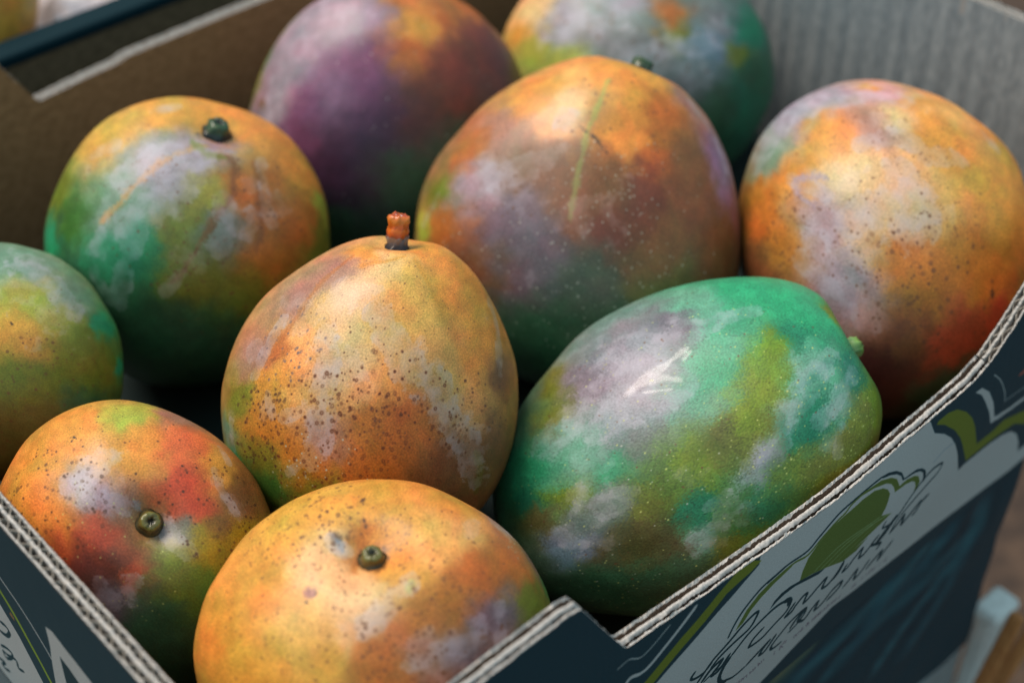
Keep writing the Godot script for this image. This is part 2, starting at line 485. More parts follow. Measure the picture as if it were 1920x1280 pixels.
func make_carton():
	var box_root := thing("mango_carton", ALONG * 0.3 + ACROSS * -0.37 + Vector3(0, -0.087, 0))
	tag(box_root, "open printed cardboard carton with a green leaf logo holding the mangoes", "carton")
	var origin := -box_root.position
	var paper := noise_look(Color8(170, 162, 156), Color8(208, 200, 194), Vector3(60, 60, 60), 0.8, 8, 0.03)
	var kraft := noise_look(Color8(144, 104, 68), Color8(172, 128, 88), Vector3(14, 14, 14), 0.85, 9, 0.03)
	var grey := noise_look(Color8(150, 156, 160), Color8(180, 184, 186), Vector3(22, 7, 22), 0.85, 10, 0.03)
	var flute_shaded := noise_look(Color8(74, 60, 50), Color8(104, 88, 74), Vector3(60, 60, 60), 0.9, 11, 0.03)  # brown fluting paper, darkened so its colour carries the shade of the grooves
	var flute_pale := noise_look(Color8(140, 130, 120), Color8(176, 166, 154), Vector3(60, 60, 60), 0.9, 12, 0.03)
	var front_print := printed(print_image([
		["fill", CARD, 0, [135.6, 62.0, 146.7, 56.0, 161.1, 48.3, 179.1, 39.9, 180.2, 29.9, 251.7, 27.1, 266.9, 36.6, 270.5, 43.9, 277.8, 49.2, 283.8, 55.2, 288.4, 61.8, 292.3, 69.2, 297.9, 82.3, 302.2, 82.1, 309.7, 83.4, 321.0, 85.3, 331.4, 88.0, 339.6, 91.9, 345.8, 97.8, 350.9, 105.9, 353.3, 113.1, 358.4, 113.3, 389.2, 116.2, 453.1, 114.7, 473.0, 152.7, 354.6, 123.6, 227.9, 101.5, 192.8, 116.9, 111.7, 122.5]],
		["fill", OLIVE, 0, [127.8, 58.9, 146.2, 47.8, 151.9, 45.1, 161.1, 39.7, 169.3, 36.0, 173.3, 34.1, 180.1, 38.8, 175.2, 40.6, 164.8, 42.4, 156.0, 48.2, 146.5, 53.2, 128.2, 64.7]],
		["line", CARD, 1.5, [119.7, 57.2, 124.4, 49.9, 132.4, 50.7, 151.9, 38.0]],
		["line", CARD, 0.5, [119.2, 41.2, 124.1, 40.6, 130.0, 43.5, 140.8, 38.1]],
		["fill", OLIVE, 0, [272.2, 39.6, 278.4, 40.0, 284.5, 42.4, 291.7, 48.3, 297.5, 55.1, 302.3, 63.3, 307.7, 75.4, 317.5, 77.3, 328.2, 77.5, 345.1, 84.5, 365.4, 96.2, 370.9, 108.4, 349.8, 95.0, 340.0, 88.1, 327.9, 84.9, 312.7, 82.4, 302.2, 80.4, 296.8, 70.5, 291.2, 60.4, 284.9, 52.2, 276.8, 44.4, 271.2, 40.7]],
		["fill", CARD, 0, [295.9, 42.3, 300.6, 43.0, 307.0, 49.0, 312.5, 57.5, 317.3, 68.3, 329.4, 72.0, 340.3, 73.8, 349.6, 77.4, 351.3, 81.2, 341.4, 76.2, 330.3, 74.3, 315.4, 70.5, 310.8, 61.2, 305.5, 52.8, 300.9, 46.4]],
		["line", CARD, 0.5, [308.1, 41.8, 314.0, 47.9, 319.9, 57.0, 323.2, 64.7]],
		["line", CARD, 0.4, [323.4, 64.3, 337.5, 67.2, 346.3, 70.0]],
		["line", RED, 1.6, [329.9, 56.0, 333.4, 56.0, 338.3, 57.7]],
		["line", INKT, 0.98, [167.1, 65.3, 169.2, 60.6, 173.7, 55.7, 180.8, 51.6, 188.3, 50.3, 192.1, 49.7, 183.7, 51.3, 192.1, 49.7, 202.2, 50.2, 207.8, 47.9, 214.0, 45.3, 218.1, 44.0, 224.7, 43.4, 232.1, 43.2, 239.8, 43.3]],
		["fill", INKT, 0, [239.0, 42.8, 243.8, 43.8, 248.5, 46.2, 252.2, 49.5, 254.4, 53.7, 257.6, 54.1, 262.1, 54.9, 265.5, 56.8, 268.5, 59.8, 269.6, 62.2, 269.6, 65.4, 268.0, 65.3, 267.9, 62.7, 267.0, 59.9, 264.9, 57.7, 261.4, 56.0, 257.8, 55.1, 253.5, 54.1, 252.1, 51.0, 249.1, 48.1, 244.8, 45.6, 240.7, 44.2]],
		["fill", OLIVE2, 0, [170.2, 64.1, 171.7, 61.2, 174.6, 57.3, 179.7, 53.7, 185.0, 51.9, 193.0, 51.2, 194.8, 52.1, 186.8, 53.9, 181.2, 56.1, 176.5, 59.1, 173.5, 62.6]],
		["line", OLIVE2, 0.9, [191.0, 52.0, 194.8, 51.7, 183.9, 52.9, 190.1, 51.6, 196.5, 51.2, 202.8, 52.3, 209.7, 49.3, 216.9, 46.9, 221.0, 46.1, 224.7, 44.3, 232.2, 43.8]],
		["fill", OLIVE2, 0, [230.2, 43.5, 239.9, 44.7, 245.8, 47.4, 249.5, 50.6, 251.9, 55.5, 256.3, 55.6, 261.3, 57.4, 264.0, 59.5, 265.9, 63.3, 264.8, 65.7, 263.0, 66.8, 263.5, 64.0, 262.2, 60.9, 260.0, 59.0, 255.8, 57.5, 249.4, 56.7, 248.4, 53.7, 246.3, 50.6, 243.1, 48.1, 236.2, 45.6, 228.4, 44.1]],
		["fill", OLIVE2, 0, [199.8, 62.4, 200.8, 58.5, 203.0, 54.1, 208.0, 50.6, 214.2, 47.9, 220.2, 47.1, 225.0, 46.9, 230.5, 46.5, 236.3, 46.9, 241.3, 49.1, 244.5, 51.9, 246.3, 55.1, 246.0, 58.0, 245.0, 61.0, 243.1, 63.4, 245.0, 64.5, 250.0, 67.1, 244.2, 67.8, 236.3, 68.5, 228.8, 69.4, 237.3, 69.2, 230.8, 71.6, 223.7, 71.2, 214.1, 66.8, 206.1, 63.9]],
		["line", OLIVEL, 0.32, [207.5, 63.8, 215.8, 60.9, 225.4, 60.7, 235.6, 62.2, 242.6, 63.4]],
		["line", OLIVEL, 0.3, [210.9, 65.1, 219.0, 62.9, 227.1, 62.3, 236.4, 63.4, 248.6, 66.4]],
		["line", OLIVEL, 0.28, [214.5, 66.7, 222.7, 64.8, 230.9, 63.8, 238.6, 64.2]],
		["line", OLIVEL, 0.25, [218.7, 68.6, 225.7, 67.1, 233.0, 66.3, 240.5, 65.7]],
		["fill", INKT, 0, [186.2, 66.2, 188.0, 63.4, 191.2, 61.9, 195.5, 61.6, 200.0, 62.4, 207.1, 64.4, 213.3, 66.6, 210.4, 67.2, 203.6, 65.1, 198.0, 63.5, 193.2, 63.6, 189.4, 64.6]],
		["line", INKT, 1.3, [153.5, 70.8, 152.1, 72.2, 151.9, 73.5, 153.6, 74.8, 157.7, 75.2, 161.3, 72.2]],
		["line", INKT, 1.3, [155.0, 79.1, 158.1, 75.3, 161.6, 71.5, 167.3, 68.2, 172.9, 64.4, 177.7, 62.5, 180.4, 62.6, 179.7, 65.0, 176.8, 68.5, 170.4, 70.3, 164.2, 72.8, 160.7, 76.1]],
		["line", INKT, 1.6, [157.3, 80.6, 160.8, 76.7, 165.8, 75.2, 165.0, 77.4, 162.5, 79.7, 162.5, 81.0, 165.5, 80.4, 169.5, 75.2]],
		["line", INKT, 0.86, [158.4, 81.1, 162.5, 79.7, 166.9, 79.1, 170.3, 77.1]],
		["line", INKT, 1.9, [170.3, 77.4, 167.6, 80.8, 166.4, 85.4, 167.7, 89.5, 170.9, 92.6]],
		["line", INKT, 1.3, [169.6, 90.6, 173.5, 92.7, 176.6, 92.9, 180.3, 92.1]],
		["line", INKT, 1.3, [170.3, 77.4, 176.5, 71.8, 184.4, 68.3, 190.7, 67.2, 195.7, 68.7, 197.2, 70.6, 195.6, 74.9, 190.5, 77.5, 185.4, 80.2, 180.7, 80.4, 179.0, 79.7, 180.7, 76.6, 185.0, 74.2]],
		["line", INKT, 2.3, [192.9, 67.6, 196.0, 68.8, 195.9, 71.7]],
		["line", INKT, 1.6, [180.3, 92.1, 184.5, 89.5, 190.2, 86.3, 187.9, 88.8, 186.9, 91.7, 189.6, 91.8, 193.3, 85.5]],
		["line", INKT, 1.4, [198.8, 95.0, 195.1, 95.2, 193.2, 94.2, 193.3, 91.1, 199.1, 85.1, 204.9, 83.0, 207.7, 83.6, 207.5, 86.9, 204.8, 90.5, 201.1, 91.9]],
		["line", INKT, 1.4, [199.8, 73.4, 197.3, 76.3, 196.0, 78.1, 199.0, 77.7, 200.4, 75.9, 203.5, 73.5, 205.8, 73.8, 205.1, 78.1, 207.7, 77.6, 212.2, 74.8, 215.6, 73.5, 214.6, 77.9, 217.6, 78.9, 221.2, 76.5, 224.3, 71.7]],
		["line", INKT, 1.8, [219.8, 78.3, 222.6, 76.2, 224.3, 71.7]],
		["line", INKT, 1.4, [227.4, 75.7, 225.5, 78.3, 228.2, 78.4, 230.9, 75.7, 235.2, 73.8, 234.5, 78.2, 237.6, 78.7, 241.1, 76.6]],
		["line", INKT, 1.4, [244.9, 74.6, 241.1, 76.6, 244.7, 79.4, 248.3, 82.0, 246.7, 83.5, 249.0, 82.3]],
		["line", INKT, 1.4, [244.7, 79.4, 249.8, 77.2, 254.1, 72.1, 244.5, 78.2, 253.0, 74.8]],
		["line", INKT, 1.1, [247.7, 69.7, 246.3, 70.9, 246.5, 72.2, 251.0, 73.7, 255.0, 73.0, 261.3, 68.4, 266.9, 65.1, 274.5, 63.7, 281.0, 65.5, 279.3, 68.8, 273.4, 70.1, 264.7, 72.1, 256.5, 75.0, 253.4, 80.5]],
		["line", INKT, 1.8, [253.0, 80.6, 256.7, 79.0, 260.3, 76.6, 260.7, 81.6, 263.2, 81.3, 266.6, 79.8, 271.7, 77.7]],
		["line", INKT, 1.8, [267.8, 82.8, 270.0, 82.6, 272.3, 79.4, 277.0, 78.6]],
		["line", INKT, 1.6, [201.5, 89.9, 203.5, 85.8, 207.4, 83.2, 205.0, 87.8, 209.0, 91.5, 211.7, 87.9, 214.6, 85.7, 214.5, 90.5, 218.3, 90.2, 222.4, 86.3, 227.4, 84.9]],
		["line", INKT, 1.8, [221.1, 91.1, 223.8, 90.3, 227.1, 88.5, 227.5, 85.3]],
		["line", INKT, 1.6, [230.1, 91.8, 232.7, 89.8, 236.1, 86.3, 236.9, 92.5, 240.3, 91.7, 243.9, 87.4]],
		["line", INKT, 1.8, [244.1, 93.3, 247.1, 91.3, 251.9, 89.6, 251.6, 94.3, 255.0, 91.9, 258.6, 89.1]],
		["scribble", MAROON, 1.1, [176.9, 101.0, 183.1, 101.0, 192.7, 97.9]],
		["scribble", MAROON, 1.6, [196.6, 100.0, 200.2, 99.5, 202.1, 95.1]],
		["scribble", MAROON, 0.96, [206.7, 99.9, 212.8, 98.6, 220.0, 97.2]],
		["scribble", MAROON, 1.2, [210.4, 98.5, 221.1, 96.8, 232.9, 98.3]],
		["scribble", MAROON, 1.2, [238.0, 98.6, 248.0, 98.9, 260.9, 101.6]],
		["line", CREASE, 0.3, [273.6, 60.0, 276.6, 59.2, 280.2, 58.4, 286.3, 59.3]],
	], Vector2(470, 126), DARK, 21))
	var left_print := printed(print_image([
		["fill", CARD, 0, [206.2, 56.1, 221.1, 62.2, 230.4, 70.4, 239.1, 86.3, 212.0, 146.8, 143.6, 184.7]],
		["line", OLIVEB, 2.6, [217.1, 42.8, 226.2, 50.9, 235.7, 59.8, 247.6, 77.6, 253.2, 86.8]],
		["line", CARD, 1.1, [224.8, 35.5, 231.1, 40.1, 241.4, 44.7, 250.3, 50.6, 257.4, 58.9, 260.3, 72.3]],
		["fill", CARD, 0, [259.9, 36.7, 264.6, 34.4, 273.8, 36.2, 286.3, 38.1, 298.2, 45.6, 245.7, 102.2, 251.7, 73.4, 254.6, 61.0, 258.3, 47.4]],
		["fill", INKT, 0, [264.5, 46.5, 269.6, 47.3, 274.7, 50.0, 262.3, 62.7, 263.4, 53.5]],
		["line", INKT, 1.8, [214.1, 77.6, 218.6, 75.4, 220.5, 77.1, 216.1, 83.1, 210.1, 86.2]],
		["line", INKT, 1.4, [205.3, 98.8, 209.7, 95.4, 214.8, 94.0, 212.0, 99.3, 206.6, 104.3, 205.4, 101.7, 209.4, 100.0, 216.8, 95.7, 216.6, 100.3, 221.5, 97.2]],
		["line", INKT, 1.4, [195.3, 114.6, 200.3, 112.0, 202.5, 111.3, 198.5, 116.1, 200.1, 116.9, 204.8, 113.7]],
	], Vector2(400, 126), DARK, 22))
	var plain_print := StandardMaterial3D.new()
	plain_print.albedo_color = DARK
	plain_print.roughness = 0.6

	# long side towards the right, with its hand slot and bowed by the fruit
	var part := Node3D.new()
	part.name = "logo_panel"
	box_root.add_child(part, true)
	var b := Board.new()
	b.origin = origin + ACROSS * -0.1795
	b.u_way = ALONG
	b.inward = -ACROSS
	b.bulge = 0.0075
	b.bulge_at = Vector3(0.31, -0.032, 0.10)
	b.path = PackedVector2Array([Vector2(0.086, 0.0335), Vector2(0.15, 0.0335), Vector2(0.185, 0.0345), Vector2(0.1895, 0.0335), Vector2(0.2065, 0.003), Vector2(0.2085, 0.0012), Vector2(0.24, 0.0), Vector2(0.30, -0.0012), Vector2(0.34, 0.0), Vector2(0.378, 0.0), Vector2(0.390, 0.0028), Vector2(0.402, 0.0105), Vector2(0.414, 0.021), Vector2(0.428, 0.032), Vector2(0.445, 0.035), Vector2(0.552, 0.035)])
	board_faces(b, part, front_print, kraft, Vector2(470, 126), Vector2(0.085, 0.036))
	board_edge_grooved(b, part, 0.0, 0.3885, paper, flute_shaded, 1.25, 3.0)
	board_edge_cells(b, part, 0.388, 0.56, paper, flute_pale, 0.0085, 5.0)

	# short side towards the left corner of the picture
	part = Node3D.new()
	part.name = "short_panel"
	box_root.add_child(part, true)
	b = Board.new()
	b.origin = origin + ALONG * 0.0885
	b.u_way = ACROSS
	b.inward = ALONG
	b.thick = 0.0065
	b.path = PackedVector2Array([Vector2(-0.562, 0.034), Vector2(-0.40, 0.0342), Vector2(-0.30, 0.0338), Vector2(-0.1795, 0.034)])
	board_faces(b, part, left_print, kraft, Vector2(400, 126), Vector2(-0.56, 0.036))
	board_edge_cells(b, part, -1.0, 1.0, paper, flute_pale, 0.0062, 11.0)

	# far long side with its hand slot
	part = Node3D.new()
	part.name = "far_panel"
	box_root.add_child(part, true)
	b = Board.new()
	b.origin = origin + ACROSS * -0.563
	b.u_way = ALONG
	b.inward = ACROSS
	b.path = PackedVector2Array([Vector2(0.0885, 0.035), Vector2(0.2095, 0.035), Vector2(0.2303, -0.0012), Vector2(0.2316, -0.0018), Vector2(0.255, 0.0), Vector2(0.272, 0.0008), Vector2(0.276, 0.0022), Vector2(0.33, 0.0025), Vector2(0.40, 0.002), Vector2(0.42, 0.035), Vector2(0.552, 0.035)])
	board_faces(b, part, plain_print, kraft, Vector2(470, 126), Vector2(0.085, 0.036))
	board_edge_cells(b, part, 0.0, 0.60, paper, flute_pale, 0.006, 17.0)

	# far short side, pale inside, its flutes showing through as ridges
	part = Node3D.new()
	part.name = "ridged_panel"
	box_root.add_child(part, true)
	b = Board.new()
	b.origin = origin + ALONG * 0.5516
	b.u_way = ACROSS
	b.inward = -ALONG
	b.path = PackedVector2Array([Vector2(-0.556, 0.036), Vector2(-0.33, 0.0355), Vector2(-0.30, 0.0345), Vector2(-0.186, 0.035)])
	board_faces(b, part, plain_print, grey, Vector2(470, 126), Vector2(0.085, 0.036), 0.0003)
	board_edge_cells(b, part, -1.0, 1.0, paper, flute_pale, 0.006, 23.0)

	var st := SurfaceTool.new()
	st.begin(Mesh.PRIMITIVE_TRIANGLES)
	st.set_smooth_group(-1)
	var t := Transform3D(Basis(ALONG, Vector3.UP, ACROSS), origin + ALONG * 0.320 + ACROSS * -0.371 + Vector3(0, -0.0845, 0))
	box(st, t, Vector3(0.448, 0.004, 0.368), 0.001)
	st.generate_normals()
	var floor_shade := StandardMaterial3D.new()
	floor_shade.albedo_color = Color8(14, 40, 40)  # dark teal paints the shade between the fruits into the floor
	floor_shade.roughness = 0.8
	put("floor_board", st.commit(), floor_shade, box_root)


func make_lower_carton():
	var r := thing("lower_carton", ALONG * 0.26 + ACROSS * -0.37 + Vector3(0, -0.216, 0))
	tag(r, "dark printed carton with streaked leaf print under the mango carton", "carton")
	var o := -r.position
	var dark := printed(print_image([
		["line", STREAK, 7, [255.1, 27.0, 288.7, 21.3, 320.7, 15.8, 342.6, 7.7]],
		["line", STREAK, 5, [277.7, 44.9, 302.4, 36.6, 336.8, 35.7, 375.4, 29.7]],
		["line", STREAK, 6, [319.4, 76.6, 333.0, 60.0, 354.9, 47.2, 376.9, 34.3, 376.3, 10.9]],
		["line", STREAK2, 9, [296.9, 41.9, 313.2, 25.9, 339.7, 21.5, 357.4, 9.6]],
		["line", STREAK2, 8, [343.3, 83.7, 360.8, 66.2, 372.8, 44.6]],
		["line", STREAK, 4, [339.7, 21.5, 354.4, 16.8]],
		["line", STREAK2, 6, [240.6, 13.2, 258.8, 14.0, 286.2, -3.2]],
		["line", SMUDGE, 14, [243.5, 12.7, 263.2, 5.1, 278.0, 2.4]],
		["line", SMUDGE, 9, [272.5, -8.6, 285.3, -7.0]],
	], Vector2(410, 142), Color8(16, 52, 62), 31, true))
	var st := SurfaceTool.new()
	st.begin(Mesh.PRIMITIVE_TRIANGLES)
	for i in 60:
		for j in 13:
			var u := lerpf(0.05, 0.4535, i / 59.0)
			var y := lerpf(-0.0885, -0.216, j / 12.0)
			var n := 0.0012 * jitter.get_noise_2d(u * 30.0 - y * 26.0, y * 4.0 + u * 3.0)
			st.set_uv(Vector2((u - 0.05) / 0.41, (-0.088 - y) / 0.142))
			st.add_vertex(o + ALONG * u + ACROSS * (-0.1815 + n) + Vector3(0, y, 0))
	for i in 59:
		for j in 12:
			var a := i * 13 + j
			for k in [a, a + 1, a + 13, a + 13, a + 1, a + 14]:
				st.add_index(k)
	st.generate_normals()
	put("printed_side", st.commit(), dark, r)
	st = SurfaceTool.new()
	st.begin(Mesh.PRIMITIVE_TRIANGLES)
	st.set_smooth_group(-1)
	box(st, Transform3D(Basis(ALONG, Vector3.UP, ACROSS), o + ALONG * 0.2515 + ACROSS * -0.3745 + Vector3(0, -0.1525, 0)), Vector3(0.403, 0.127, 0.378), 0.002)
	st.generate_normals()
	var m := StandardMaterial3D.new()
	m.albedo_color = Color8(16, 50, 60)
	m.roughness = 0.6
	put("carton_body", st.commit(), m, r)


func make_crate():
	# pale crate beside the stack, seen out of focus at the lower right
	var r := thing("pale_crate", ALONG * 0.46 + ACROSS * -0.12 + Vector3(0, -0.42, 0))
	tag(r, "blurred pale grey crate with slatted side below the cartons", "crate")
	var o := -r.position
	var pale := noise_look(Color8(230, 222, 212), Color8(242, 236, 228), Vector3(20, 20, 20), 0.6, 14)
	var dull := noise_look(Color8(138, 138, 136), Color8(164, 162, 158), Vector3(20, 20, 20), 0.7, 16)
	var wood := noise_look(Color8(176, 104, 52), Color8(204, 134, 76), Vector3(16, 16, 16), 0.8, 15)
	var grid := Basis(ALONG, Vector3.UP, ACROSS)
	var pieces := [
		["rail", pale, Vector3(0.443, -0.226, -0.196), Vector3(0.066, 0.006, 0.008)],
		["corner_cap", pale, Vector3(0.4865, -0.223, -0.1855), Vector3(0.021, 0.008, 0.014)],
		["corner_post", pale, Vector3(0.4865, -0.300, -0.1860), Vector3(0.017, 0.145, 0.011)],
		["slat", dull, Vector3(0.425, -0.275, -0.193), Vector3(0.100, 0.060, 0.006)],
		["slat", dull, Vector3(0.425, -0.352, -0.193), Vector3(0.100, 0.060, 0.006)]]
	for p in pieces:
		var st := SurfaceTool.new()
		st.begin(Mesh.PRIMITIVE_TRIANGLES)
		st.set_smooth_group(-1)
		box(st, Transform3D(grid, o + ALONG * p[2].x + ACROSS * p[2].z + Vector3(0, p[2].y, 0)), p[3], 0.003)
		st.generate_normals()
		put(p[0], st.commit(), p[1], r)
	for p in [[Vector2(0.4590, -0.1930), Vector2(0.4451, -0.2279), 0.0055], [Vector2(0.4847, -0.2208), Vector2(0.4616, -0.2477), 0.004]]:
		var st := SurfaceTool.new()
		st.begin(Mesh.PRIMITIVE_TRIANGLES)
		st.set_smooth_group(-1)
		var d: Vector2 = p[1] - p[0]
		var long := (ALONG * d.x + Vector3(0, d.y, 0)).normalized()
		var mid: Vector3 = o + ALONG * (p[0].x + p[1].x) * 0.5 + Vector3(0, (p[0].y + p[1].y) * 0.5, 0) + ACROSS * -0.165
		box(st, Transform3D(Basis(long, ACROSS.cross(long), ACROSS), mid), Vector3(d.length() + 0.012, p[2], 0.007), 0.002)
		st.generate_normals()
		put("wooden_brace", st.commit(), wood, r)


func make_neighbour():
	# the next carton beyond the far side, with one yellow mango in pale paper
	var r := thing("neighbour_carton", ALONG * 0.33 + ACROSS * -0.75 + Vector3(0, -0.23, 0))
	tag(r, "dark edged carton behind the mango carton, at the upper left", "carton")
	var o := -r.position
	var kraft := noise_look(Color8(112, 84, 58), Color8(140, 108, 78), Vector3(14, 14, 14), 0.85, 19, 0.03)
	var teal := StandardMaterial3D.new()
	teal.albedo_color = Color8(12, 40, 48)
	teal.roughness = 0.8
	teal.metallic_specular = 0.25
	var grid := Basis(ALONG, Vector3.UP, ACROSS)
	for p in [["near_panel", kraft, Vector3(0.33, -0.119, -0.610), Vector3(0.46, 0.218, 0.011)], ["rim", teal, Vector3(0.33, -0.0065, -0.610), Vector3(0.462, 0.006, 0.015)], ["far_panel", kraft, Vector3(0.33, -0.1, -0.98), Vector3(0.46, 0.25, 0.006)], ["side_panel", kraft, Vector3(0.103, -0.1, -0.80), Vector3(0.006, 0.25, 0.352)], ["side_panel", kraft, Vector3(0.557, -0.1, -0.80), Vector3(0.006, 0.25, 0.352)], ["floor_board", kraft, Vector3(0.33, -0.2, -0.80), Vector3(0.445, 0.005, 0.34)]]:
		var st := SurfaceTool.new()
		st.begin(Mesh.PRIMITIVE_TRIANGLES)
		st.set_smooth_group(-1)
		box(st, Transform3D(grid, o + ALONG * p[2].x + ACROSS * p[2].z + Vector3(0, p[2].y, 0)), p[3], 0.001)
		st.generate_normals()
		put(p[0], st.commit(), p[1], r)
	var sheet := thing("wrapping_paper", ALONG * 0.300 + ACROSS * -0.700 + Vector3(0, -0.026, 0))
	tag(sheet, "crumpled pale paper tucked round the yellow mango in the next carton", "paper")
	var rows := []
	for i in 26:
		var row := PackedVector3Array()
		for j in 20:
			var u := lerpf(-0.035, 0.03, i / 25.0)
			var v := lerpf(-0.08, 0.078, j / 19.0)
			var n := jitter.get_noise_2d(u * 22.0, v * 22.0) + 0.5 * jitter.get_noise_2d(u * 60.0 + 5.0, v * 60.0)
			row.append(ALONG * u + ACROSS * v + Vector3(0, 0.012 * n, 0))
		rows.append(row)
	loft(rows, noise_look(Color8(176, 166, 172), Color8(206, 200, 204), Vector3(30, 30, 30), 0.9, 25), "paper_sheet", sheet)


